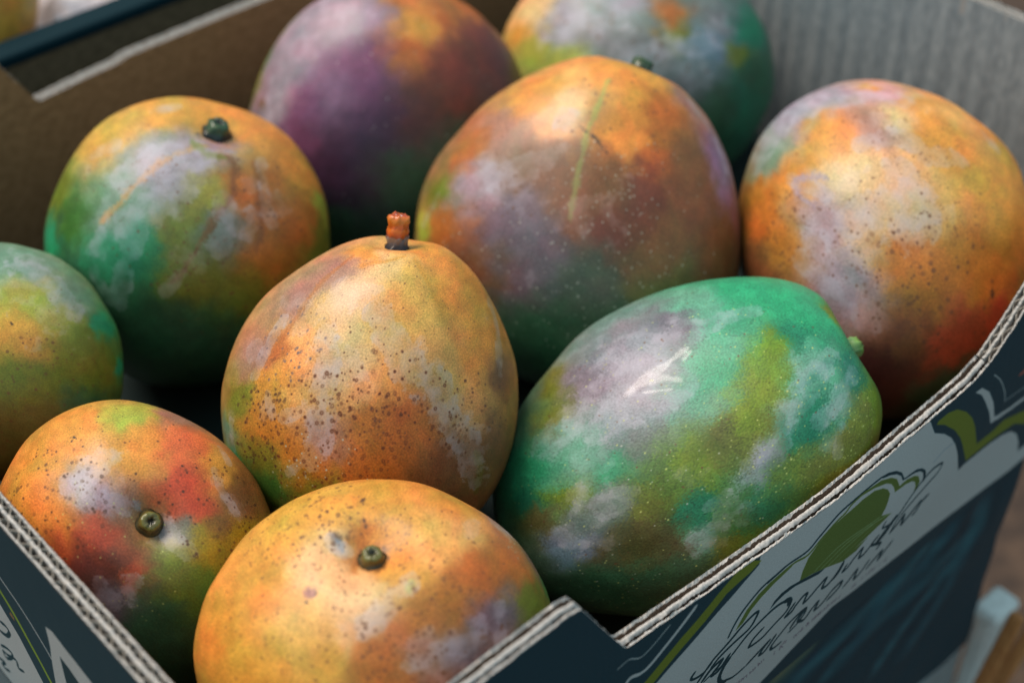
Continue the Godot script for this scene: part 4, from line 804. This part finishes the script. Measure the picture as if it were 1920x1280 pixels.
	var f_m10 := {"at": Vector3(0.0601, -0.0250, -0.3794), "stem_way": Vector3(0.8529, 0.4610, -0.2451), "side": Vector3(0.3569, -0.1721, 0.9182), "radii": Vector3(0.0733, 0.0573, 0.0400), "egg": 0.05,
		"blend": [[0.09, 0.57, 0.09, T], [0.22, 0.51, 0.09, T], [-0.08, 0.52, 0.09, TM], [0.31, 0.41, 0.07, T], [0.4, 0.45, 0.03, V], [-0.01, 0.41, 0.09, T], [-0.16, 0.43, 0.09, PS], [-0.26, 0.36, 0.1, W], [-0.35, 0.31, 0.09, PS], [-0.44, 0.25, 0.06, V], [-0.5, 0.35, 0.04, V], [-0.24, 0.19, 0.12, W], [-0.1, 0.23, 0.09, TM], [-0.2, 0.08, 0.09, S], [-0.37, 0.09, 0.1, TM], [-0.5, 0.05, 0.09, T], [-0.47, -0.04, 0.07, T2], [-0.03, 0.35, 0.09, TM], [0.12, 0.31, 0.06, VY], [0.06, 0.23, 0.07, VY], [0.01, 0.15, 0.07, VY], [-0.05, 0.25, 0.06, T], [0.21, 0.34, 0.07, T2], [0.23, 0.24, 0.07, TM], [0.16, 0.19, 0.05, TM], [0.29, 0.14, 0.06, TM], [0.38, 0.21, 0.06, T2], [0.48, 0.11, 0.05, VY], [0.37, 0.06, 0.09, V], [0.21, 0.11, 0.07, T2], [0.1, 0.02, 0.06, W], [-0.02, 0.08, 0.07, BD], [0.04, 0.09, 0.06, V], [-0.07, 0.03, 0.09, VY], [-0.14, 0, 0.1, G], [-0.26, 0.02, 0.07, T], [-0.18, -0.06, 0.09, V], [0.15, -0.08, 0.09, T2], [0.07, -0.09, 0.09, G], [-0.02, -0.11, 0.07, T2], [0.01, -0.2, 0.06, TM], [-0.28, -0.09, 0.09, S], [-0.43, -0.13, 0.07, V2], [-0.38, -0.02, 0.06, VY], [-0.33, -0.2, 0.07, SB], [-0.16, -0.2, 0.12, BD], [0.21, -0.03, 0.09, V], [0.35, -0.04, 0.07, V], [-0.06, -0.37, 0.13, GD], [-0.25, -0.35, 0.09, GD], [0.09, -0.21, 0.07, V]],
		"bloom": [[-0.26, 0.32, 0.13, 1], [-0.19, 0.42, 0.08, 0.8], [-0.33, 0.2, 0.1, 1], [-0.16, 0.19, 0.07, 0.8], [-0.33, 0.09, 0.07, 0.7], [0.24, 0.24, 0.06, 1.1], [0.18, 0.18, 0.05, 1], [0.32, 0.15, 0.05, 1], [0.1, 0.04, 0.04, 1], [-0.29, -0.07, 0.07, 0.9], [-0.33, -0.01, 0.04, 0.7], [0.01, -0.2, 0.06, 1], [0.07, -0.13, 0.05, 0.8], [-0.33, -0.18, 0.06, 0.8], [-0.01, 0.45, 0.08, 0.6], [-0.06, -0.01, 0.03, 0.6], [0.17, 0.1, 0.03, 0.8], [0.3, 0.03, 0.03, 0.8], [0.36, 0.24, 0.04, 0.8]],
		"dots": [[-0.06, 0, 0.48, 420, 0.9, YPALE], [0.28, 0.05, 0.19, 160, 1.1, YPALE], [-0.14, 0.15, 0.42, 90, 1, SPOT], [-0.16, -0.2, 0.29, 120, 0.9, PALE]],
		"marks": [[INK, 0.8, 3, [Vector2(-0.012, 0.460), Vector2(-0.010, 0.455)]], [WHITE, 0.8, 4, [Vector2(-0.246, 0.340), Vector2(-0.242, 0.337)]], [WHITE, 0.8, 4, [Vector2(0.059, -0.280), Vector2(0.063, -0.283)]], [T2, 0.5, 8, [Vector2(0.360, 0.284), Vector2(0.262, 0.252), Vector2(0.192, 0.199)]]],
		"gloss": [[8, [Vector2(-0.269, 0.251), Vector2(-0.223, 0.284), Vector2(-0.169, 0.293), Vector2(-0.116, 0.277)]], [9, [Vector2(-0.247, 0.268), Vector2(-0.204, 0.310), Vector2(-0.157, 0.329)]], [7, [Vector2(-0.186, 0.306), Vector2(-0.141, 0.348), Vector2(-0.102, 0.378)]], [4, [Vector2(-0.116, 0.339), Vector2(-0.094, 0.367)]], [3, [Vector2(-0.214, 0.258), Vector2(-0.139, 0.256)]]],
		"smears": [[61.0, [Vector2(-0.445, 0.133), Vector2(-0.365, 0.242), Vector2(-0.229, 0.354), Vector2(-0.116, 0.418)]], [53.7, [Vector2(-0.323, 0.170), Vector2(-0.217, 0.218), Vector2(-0.113, 0.263)]], [39.0, [Vector2(0.163, 0.143), Vector2(0.209, 0.227), Vector2(0.305, 0.281)]], [31.7, [Vector2(0.257, 0.098), Vector2(0.319, 0.165), Vector2(0.379, 0.222)]], [24.4, [Vector2(0.131, 0.075), Vector2(0.163, 0.128)]], [29.3, [Vector2(0.070, 0.012), Vector2(0.115, 0.034), Vector2(0.148, 0.043)]], [41.5, [Vector2(-0.350, -0.039), Vector2(-0.273, -0.074), Vector2(-0.223, -0.044)]], [26.8, [Vector2(-0.395, -0.168), Vector2(-0.311, -0.199)]], [31.7, [Vector2(-0.013, -0.213), Vector2(0.023, -0.166), Vector2(0.043, -0.105)]], [19.5, [Vector2(-0.010, -0.097), Vector2(0.024, -0.071)]], [19.5, [Vector2(0.329, 0.069), Vector2(0.330, -0.008)]], [26.8, [Vector2(-0.087, 0.431), Vector2(0.021, 0.469), Vector2(0.105, 0.486)]]],
		"lean": Vector3(0.0000, 0.0000, 0.0000), "creases": [[-1.36, 0.015, 0.5, 0.9]], "smear": 0.22, "hollow": 0.13, "hollow_width": 0.22, "fray": 0.07, "vein": 0.2, "lump": 11, "dull": 0.4}
	var f_far := {"at": ALONG * 0.240 + ACROSS * -0.672 + Vector3(0, -0.004, 0), "stem_way": Vector3(0.3, 0.8, -0.5).normalized(), "side": Vector3(0.3, 0.8, -0.5).normalized().cross(Vector3(1, 0, 0)).normalized(), "radii": Vector3(0.055, 0.045, 0.047), "egg": 0.0,
		"smears": [], "smear": 0.3, "blend": [[0, 0, 0.5, Y], [0.4, 0.1, 0.2, O], [-0.3, 0.3, 0.2, YG]], "bloom": [[0.3, 0.4, 0.1, 0.5]], "dots": [], "marks": [], "gloss": [], "creases": [], "lean": Vector3.ZERO, "hollow": 0.06, "hollow_width": 0.2, "fray": 0.02, "vein": 0.0, "lump": 20, "dull": 0.4}
	fruit_specs = [f_m1, f_m2, f_m3, f_m4, f_m5, f_m6, f_m7, f_m8, f_m9, f_m10, f_far]
	noise_fine = noise_bytes(1, 0.035, 5)
	noise_patch = noise_bytes(2, 0.013, 5, 40.0)
	noise_grain = noise_bytes(3, 0.22, 2)
	noise_wide = noise_bytes(4, 0.006, 4)
	skin_colour.resize(fruit_specs.size())
	skin_relief.resize(fruit_specs.size())
	var work := WorkerThreadPool.add_group_task(paint_skin, fruit_specs.size(), -1, true)
	WorkerThreadPool.wait_for_group_task_completion(work)
	var stub := [[0.0062, -0.002], [0.0066, 0.0012], [0.0056, 0.0022], [0.0048, 0.0030], [0.0046, 0.0052], [0.0040, 0.0064], [0.0018, 0.0066], [0.0012, 0.0056]]
	var stub_tones := [Color(0.01, 0.012, 0.01), Color(0.02, 0.02, 0.012), Color(0.06, 0.05, 0.02), Color(0.11, 0.07, 0.02), Color(0.15, 0.11, 0.025), Color(0.17, 0.16, 0.04), Color(0.09, 0.08, 0.03), Color(0.03, 0.03, 0.02)]
	var dark_tones := [Color(0.008, 0.01, 0.01), Color(0.012, 0.014, 0.012), Color(0.02, 0.025, 0.02), Color(0.05, 0.07, 0.03), Color(0.06, 0.1, 0.05), Color(0.05, 0.1, 0.04), Color(0.03, 0.05, 0.03), Color(0.02, 0.02, 0.02)]
	var stalk := [[0.0046, -0.002], [0.0042, 0.0004], [0.0034, 0.0010], [0.0035, 0.0026], [0.0037, 0.0036], [0.0035, 0.0044], [0.0037, 0.0054], [0.0037, 0.0066], [0.0035, 0.0074], [0.0037, 0.0084], [0.0039, 0.0098], [0.0036, 0.0110], [0.0024, 0.0116], [0.0012, 0.0110]]
	var stalk_tones := [Color(0.015, 0.008, 0.008), Color(0.02, 0.01, 0.01), Color(0.05, 0.03, 0.025), Color(0.2, 0.14, 0.12), Color(0.26, 0.18, 0.15), Color(0.3, 0.06, 0.02), Color(0.62, 0.11, 0.012), Color(0.74, 0.17, 0.015), Color(0.6, 0.10, 0.012), Color(0.7, 0.15, 0.015), Color(0.78, 0.22, 0.02), Color(0.72, 0.17, 0.03), Color(0.5, 0.09, 0.03), Color(0.3, 0.05, 0.03)]
	var tip := [[0.0060, -0.0025], [0.0068, 0.0004], [0.0062, 0.0014], [0.0067, 0.0022], [0.0058, 0.0032], [0.0046, 0.0036], [0.0047, 0.0070], [0.0036, 0.0096], [0.0016, 0.0102]]
	var tip_tones := [Color(0.05, 0.06, 0.05), Color(0.18, 0.14, 0.12), Color(0.05, 0.04, 0.04), Color(0.2, 0.16, 0.14), Color(0.05, 0.05, 0.04), Color(0.1, 0.18, 0.06), Color(0.16, 0.3, 0.1), Color(0.2, 0.36, 0.08), Color(0.12, 0.22, 0.06)]
	var labels := [
		"green and orange mango with dark wet stem scar beside the slotted far panel",
		"purple mango with brown shoulder, stem hidden, behind the central mangoes",
		"grey green blurred mango in the far corner against the ridged panel",
		"brown orange mango with a thin green line down from its stem",
		"large orange mango with grey bloom patches and red underside at the right",
		"yellow green mango cut off by the left border of the picture",
		"red blushed mango with round stem end facing up beside the short panel",
		"speckled yellow orange mango nearest the viewer behind the notched rim",
		"speckled orange mango with a long reddish stalk in the middle of the carton",
		"shiny green mango lying on its side against the logo panel",
		"yellow mango in pale paper in the next carton"]
	for i in fruit_specs.size():
		var profile: Array = stub
		var tones: Array = stub_tones
		var grow := 1.0
		if i == 8:
			profile = stalk
			tones = stalk_tones
			grow = 0.98
		elif i == 9:
			profile = tip
			tones = tip_tones
			grow = 0.8
		elif i == 0 or i == 3:
			tones = dark_tones
			grow = 0.9
		elif i == 6:
			grow = 0.68
		elif i == 7:
			grow = 0.64
		build_mango(i, labels[i], profile, tones, grow)


func noise_bytes(sd: int, freq: float, octaves: int, warp := 0.0) -> PackedByteArray:
	var n := FastNoiseLite.new()
	n.seed = sd
	n.frequency = freq
	n.fractal_octaves = octaves
	n.noise_type = FastNoiseLite.TYPE_SIMPLEX_SMOOTH
	if warp > 0.0:
		n.domain_warp_enabled = true
		n.domain_warp_amplitude = warp
		n.domain_warp_frequency = 0.012
		n.domain_warp_fractal_octaves = 3
	var im := n.get_image(1024, 1024, false, false, true)
	im.convert(Image.FORMAT_L8)
	return im.get_data()


func paint_skin(index: int):
	# the skin of one fruit on an equal-area map of its whole surface, centred on its front side
	var f: Dictionary = fruit_specs[index]
	var rng := RandomNumberGenerator.new()
	rng.seed = 100 + index
	var ox := rng.randi_range(0, 250)
	var oy := rng.randi_range(0, 250)
	var blend: Array = f.blend
	var n := blend.size()
	var bx := PackedFloat32Array()
	var by := PackedFloat32Array()
	var br := PackedFloat32Array()
	var cr := PackedFloat32Array()
	var cg := PackedFloat32Array()
	var cb := PackedFloat32Array()
	for e in blend:
		bx.append(e[0])
		by.append(e[1])
		br.append(1.0 / (e[2] * e[2]))
		cr.append(e[3].r)
		cg.append(e[3].g)
		cb.append(e[3].b)
	var bloom: Array = f.bloom
	var base := PackedByteArray()
	base.resize(COARSE * COARSE * 3)
	var field := PackedByteArray()
	field.resize(COARSE * COARSE * 3)
	for j in COARSE:
		for i in COARSE:
			var x := (i + 0.5) / COARSE * 2.0 - 1.0
			var y := 1.0 - (j + 0.5) / COARSE * 2.0
			if x * x + y * y > 0.86:
				x *= 0.92 / sqrt(x * x + y * y)
				y *= 0.92 / sqrt(x * x + y * y)
			var at := (oy + j * 3) * 1024 + ox + i * 3
			var wx := x + 0.00022 * (noise_fine[at] - 128.0) + 0.0004 * (noise_wide[at] - 128.0)
			var wy := y + 0.00022 * (noise_fine[(at + 300) % 1000000] - 128.0) + 0.0004 * (noise_wide[(at + 51200) % 1000000] - 128.0)
			var r := 0.0
			var g := 0.0
			var b := 0.0
			var sum := 0.0
			for k in n:
				var dx := wx - bx[k]
				var dy := wy - by[k]
				var d := (dx * dx + dy * dy) * br[k]
				var w := 1.0 / (0.13 + d * d)
				r += w * cr[k]
				g += w * cg[k]
				b += w * cb[k]
				sum += w
			var p := (j * COARSE + i) * 3
			base[p] = int(255.0 * r / sum)
			base[p + 1] = int(255.0 * g / sum)
			base[p + 2] = int(255.0 * b / sum)
			var film := 0.0
			for e in bloom:
				var dx: float = (x - e[0]) / e[2]
				var dy: float = (y - e[1]) / e[2]
				film = maxf(film, e[3] * exp(-0.7 * (dx * dx + dy * dy)))
			field[p] = mini(255, int(film * 200.0))
	var base_im := Image.create_from_data(COARSE, COARSE, false, Image.FORMAT_RGB8, base)
	base_im.resize(MAP, MAP, Image.INTERPOLATE_CUBIC)
	var field_im := Image.create_from_data(COARSE, COARSE, false, Image.FORMAT_RGB8, field)
	field_im.resize(MAP, MAP, Image.INTERPOLATE_CUBIC)
	var col := base_im.get_data()
	var fld := field_im.get_data()
	var rel := PackedByteArray()
	rel.resize(MAP * MAP * 3)
	rel.fill(128)
	# marks: lines and streaks of their own shape
	for m in f.marks:
		draw_mark(col, rel, m[3], m[0], m[2], m[1])
	var base_col := col.duplicate()
	var smear := PackedByteArray()
	smear.resize(MAP * MAP)
	for e in f.smears:
		draw_soft(smear, e[1], e[0])
	# waxy bloom with some sky sheen painted in, rubbed off in patches with hard edges, and the grain of the skin
	var fr := 184.0
	var fg := 172.0
	var fb := 184.0
	for j in MAP:
		var y := 1.0 - (j + 0.5) / MAP * 2.0
		var half := 0.86 - y * y
		if half <= 0.0:
			continue
		half = sqrt(half)
		var i0 := maxi(0, int((1.0 - half) * 0.5 * MAP))
		var i1 := mini(MAP, int((1.0 + half) * 0.5 * MAP))
		for i in range(i0, i1):
			var p := (j * MAP + i) * 3
			var at := (oy + j * 3 / 4) * 1024 + ox + i * 3 / 4
			var fine := noise_fine[at] - 128
			var grain := noise_grain[(j * 1024 + i + 5000) % 1048576] - 128
			var a := (fld[p] + (noise_patch[at] - 128) * 0.70 + fine * 0.42 - 94.0) / 13.0
			a = clampf(a, 0.0, 1.0)
			var tone := (noise_patch[(at + 77777) % 1000000] - 128) * 0.0008
			var k := 1.0 + fine * 0.0008 + grain * 0.0013
			k -= f.vein * maxf(0.0, 1.0 - absf(fine) / 6.0)
			var si := clampi(i + int(grain * f.fray + fine * f.fray * 0.8), 0, MAP - 1)
			var sj := clampi(j + int((noise_grain[(at + 40960) % 1000000] - 128) * f.fray + (noise_fine[(at + 71680) % 1000000] - 128) * f.fray * 0.8), 0, MAP - 1)
			var src := (sj * MAP + si) * 3
			var r := base_col[src] * (k + tone)
			var g := base_col[src + 1] * (k - tone * 0.4)
			var b := base_col[src + 2] * k
			var h := 128.0 + grain * 0.16 + fine * 0.06
			var rough := 114.0 + fine * 0.12
			if fld[p] > 8:
				var q := a * (0.12 + fine * 0.0012) + minf(fld[p] * 0.0007, 0.11)
				r += (fr - r) * q
				g += (fg - g) * q
				b += (fb - b) * q
				rough -= 10.0 * a
				h += 5.0 * a
			var sm := smear[j * MAP + i]
			if sm > 40:
				var e: float = clampf((sm + (noise_patch[(at + 30000) % 1000000] - 128) * 0.9 + fine * 0.7 + grain * 0.25 - 105.0) / 16.0, 0.0, 1.0) * (f.smear + fine * 0.0016)
				r += (fr - 6.0 - r) * e
				g += (fg - g) * e
				b += (fb - b) * e
				rough += 14.0 * e
				h += 12.0 * e
			col[p] = clampi(int(r), 0, 255)
			col[p + 1] = clampi(int(g), 0, 255)
			col[p + 2] = clampi(int(b), 0, 255)
			rel[p] = clampi(int(h), 0, 255)
			rel[p + 1] = clampi(int(rough), 0, 255)
	# wet slivers of sap, smooth enough to mirror the sky
	for e in f.gloss:
		draw_mark(rel, rel, e[1], Color(0.5, 0.10, 0.5), e[0] * 0.85, 0.85)
	# shade of the stem hollow painted as dark specks, with some dried sap
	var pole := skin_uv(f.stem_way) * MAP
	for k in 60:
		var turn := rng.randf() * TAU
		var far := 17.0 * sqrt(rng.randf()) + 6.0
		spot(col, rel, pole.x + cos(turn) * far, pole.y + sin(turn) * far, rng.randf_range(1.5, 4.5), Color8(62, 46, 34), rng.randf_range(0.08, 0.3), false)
	# lenticels
	for d in f.dots:
		for q in d[3]:
			var ang := rng.randf() * TAU
			var far: float = d[2] * sqrt(rng.randf()) * 1.15
			var x: float = d[0] + cos(ang) * far
			var y: float = d[1] + sin(ang) * far
			var size: float = d[4] * rng.randf_range(0.5, 1.35) * (1.1 if d[5].get_luminance() > 0.4 else 1.4 if d[5] == RING or d[5] == BSPOT else 1.2)
			var c: Color = d[5]
			var ringed: bool = size > 2.6 and c.get_luminance() < 0.45
			spot(col, rel, (x + 1.0) * 0.5 * MAP, (1.0 - y) * 0.5 * MAP, size, c, rng.randf_range(0.35, 0.95), ringed)
	skin_colour[index] = Image.create_from_data(MAP, MAP, false, Image.FORMAT_RGB8, col)
	skin_relief[index] = Image.create_from_data(MAP, MAP, false, Image.FORMAT_RGB8, rel)


func spot(col: PackedByteArray, rel: PackedByteArray, cx: float, cy: float, size: float, c: Color, alpha: float, ringed: bool):
	var reach := int(ceil(size * 1.5)) + 1
	for j in range(int(cy) - reach, int(cy) + reach + 1):
		if j < 0 or j >= MAP:
			continue
		for i in range(int(cx) - reach, int(cx) + reach + 1):
			if i < 0 or i >= MAP:
				continue
			var d := sqrt((i - cx) * (i - cx) + (j - cy) * (j - cy)) / size
			var a := alpha * clampf(1.5 - d, 0.0, 1.0)
			if a <= 0.0:
				continue
			var p := (j * MAP + i) * 3
			if ringed and d < 0.45:
				a *= 0.35
			col[p] = int(lerpf(col[p], c.r * 255.0, a))
			col[p + 1] = int(lerpf(col[p + 1], c.g * 255.0, a))
			col[p + 2] = int(lerpf(col[p + 2], c.b * 255.0, a))
			rel[p] = mini(255, rel[p] + int(5.0 * a))


func draw_mark(col: PackedByteArray, rel: PackedByteArray, pts: Array, c: Color, width: float, alpha: float):
	var curve := Curve2D.new()
	for i in pts.size():
		var p := Vector2((pts[i].x + 1.0) * 0.5 * MAP, (1.0 - pts[i].y) * 0.5 * MAP)
		var d := Vector2.ZERO
		if i > 0 and i < pts.size() - 1:
			d = (pts[i + 1] - pts[i - 1]) * Vector2(0.5, -0.5) * MAP * 0.16
		curve.add_point(p, -d, d)
	curve.bake_interval = 1.0
	var run := curve.get_baked_points()
	var r := width * 0.67
	var done := {}
	for k in run.size():
		var end := clampf(0.4 + minf(k, run.size() - 1 - k) / (width * 2.0), 0.0, 1.0)
		var rr := r * end * (1.0 + 0.35 * (noise_fine[(int(run[k].y) * 1024 + int(run[k].x)) % 1000000] - 128) / 64.0)
		var reach := int(ceil(rr * 1.5))
		for j in range(int(run[k].y) - reach, int(run[k].y) + reach + 1):
			for i in range(int(run[k].x) - reach, int(run[k].x) + reach + 1):
				var d := Vector2(i, j).distance_to(run[k]) / maxf(rr, 0.3)
				var a := alpha * clampf((1.45 - d) / 0.9, 0.0, 1.0)
				if a > 0.0:
					var key := j * MAP + i
					done[key] = maxf(done.get(key, 0.0), a)
	for key in done:
		var p: int = key * 3
		if p < 0 or p >= col.size():
			continue
		var a: float = done[key]
		col[p] = int(lerpf(col[p], c.r * 255.0, a))
		col[p + 1] = int(lerpf(col[p + 1], c.g * 255.0, a))
		col[p + 2] = int(lerpf(col[p + 2], c.b * 255.0, a))


func draw_soft(mask: PackedByteArray, pts: Array, width: float):
	# a soft ridge along a line; noise later frays it into a smear
	var curve := Curve2D.new()
	for i in pts.size():
		var d := Vector2.ZERO
		if i > 0 and i < pts.size() - 1:
			d = (pts[i + 1] - pts[i - 1]) * Vector2(0.5, -0.5) * MAP * 0.16
		curve.add_point(Vector2((pts[i].x + 1.0) * 0.5 * MAP, (1.0 - pts[i].y) * 0.5 * MAP), -d, d)
	curve.bake_interval = maxf(2.0, width * 0.12)
	var reach := int(width * 0.75)
	for q in curve.get_baked_points():
		for j in range(maxi(0, int(q.y) - reach), mini(MAP, int(q.y) + reach + 1)):
			for i in range(maxi(0, int(q.x) - reach), mini(MAP, int(q.x) + reach + 1)):
				var d2 := ((i - q.x) * (i - q.x) + (j - q.y) * (j - q.y)) / (width * width * 0.5)
				if d2 < 1.0:
					mask[j * MAP + i] = maxi(mask[j * MAP + i], int(220.0 * (1.0 - d2)))


func skin_uv(n: Vector3) -> Vector2:
	var z := clampf(n.dot(FRUIT_FRONT), -1.0, 1.0)
	var h := Vector2(n.x, n.dot(FRUIT_UP))
	if h.length() > 1e-6:
		h = h.normalized() * sqrt((1.0 - z) / 2.0)
	return Vector2(h.x * 0.5 + 0.5, 0.5 - h.y * 0.5)


func build_mango(index: int, label: String, profile: Array, tones: Array, grow: float):
	var f: Dictionary = fruit_specs[index]
	var ax: Vector3 = f.stem_way
	var e1: Vector3 = f.side
	var e2 := ax.cross(e1)
	var radii: Vector3 = f.radii
	var centre: Vector3 = f.at
	var lump := FastNoiseLite.new()
	lump.seed = f.lump
	lump.frequency = 0.7
	lump.fractal_octaves = 2
	var rows := 84
	var cols := 120
	var pts := PackedVector3Array()
	var uvs := PackedVector2Array()
	var low := 0.0
	for i in rows + 1:
		var th := PI * pow(float(i) / rows, 1.15)
		for j in cols:
			var ph := TAU * j / cols
			var dir := ax * cos(th) + e1 * (sin(th) * cos(ph)) + e2 * (sin(th) * sin(ph))
			var swell := 1.0 + 0.03 * lump.get_noise_3dv(dir * 1.6)
			for c in f.creases:
				var dp: float = wrapf(ph - c[0], -PI, PI) / c[2]
				swell -= c[1] * exp(-dp * dp) * sin(clampf(th / c[3], 0.0, PI)) 
			var s: float = sin(th) * (1.0 + f.egg * cos(th)) * swell
			var h: float = cos(th) * swell - f.hollow * exp(-(th / f.hollow_width) * (th / f.hollow_width))
			var p := ax * (h * radii.x) + e1 * (s * cos(ph) * radii.y) + e2 * (s * sin(ph) * radii.z)
			p += f.lean * (maxf(cos(th), 0.0) * maxf(cos(th), 0.0))
			low = minf(low, p.y)
			pts.append(p)
			uvs.append(skin_uv(dir))
	var root := thing("mango", centre + Vector3(0, low, 0))
	tag(root, label, "mango", "mangoes in the carton" if index < 10 else "")
	var st := SurfaceTool.new()
	st.begin(Mesh.PRIMITIVE_TRIANGLES)
	for k in pts.size():
		st.set_uv(uvs[k])
		st.add_vertex(pts[k] - Vector3(0, low, 0))
	for i in rows:
		for j in cols:
			var a := i * cols + j
			var b := i * cols + (j + 1) % cols
			for k in [a, b, b + cols, a, b + cols, a + cols]:
				st.add_index(k)
	st.generate_normals()
	var m := StandardMaterial3D.new()
	m.albedo_texture = ImageTexture.create_from_image(skin_colour[index])
	var relief := ImageTexture.create_from_image(skin_relief[index])
	m.roughness_texture = relief
	m.roughness_texture_channel = BaseMaterial3D.TEXTURE_CHANNEL_GREEN
	m.roughness = 1.0
	m.metallic_specular = 0.44
	m.heightmap_enabled = true
	m.heightmap_texture = relief
	m.heightmap_scale = 0.03
	m.texture_repeat = false
	put("skin", st.commit(), m, root)
	# what is left of the stalk
	st = SurfaceTool.new()
	st.begin(Mesh.PRIMITIVE_TRIANGLES)
	var foot: Vector3 = ax * (radii.x * (1.0 - f.hollow)) + f.lean - Vector3(0, low, 0)
	var n := profile.size()
	var seg := 28
	for i in n + 1:
		for j in seg:
			var ph := TAU * j / seg
			var r: float = profile[mini(i, n - 1)][0] if i < n else 0.0
			var h: float = profile[mini(i, n - 1)][1]
			var wob := 1.0 + 0.2 * lump.get_noise_3d(cos(ph) * 1.2, sin(ph) * 1.6, h * 500.0 + 7.0) + 0.10 * lump.get_noise_3d(cos(ph) * 3.0, sin(ph) * 3.0, h * 700.0)
			h += 0.0011 * lump.get_noise_3d(cos(ph) * 2.0 + 30.0, sin(ph) * 2.0, float(i)) * clampf(h * 300.0, 0.0, 1.0)
			st.set_color(tones[mini(i, n - 1)] * (0.8 + 0.5 * absf(lump.get_noise_3d(cos(ph) * 5.0, sin(ph) * 5.0, h * 900.0))))
			st.add_vertex(foot + (ax * h + (e1 * cos(ph) + e2 * sin(ph)) * (r * wob)) * grow)
	for i in n:
		for j in seg:
			var a := i * seg + j
			var b := i * seg + (j + 1) % seg
			for k in [a, b, b + seg, a, b + seg, a + seg]:
				st.add_index(k)
	st.generate_normals()
	var sm := StandardMaterial3D.new()
	sm.vertex_color_use_as_albedo = true
	sm.roughness = 0.28
	put("stem", st.commit(), sm, root)
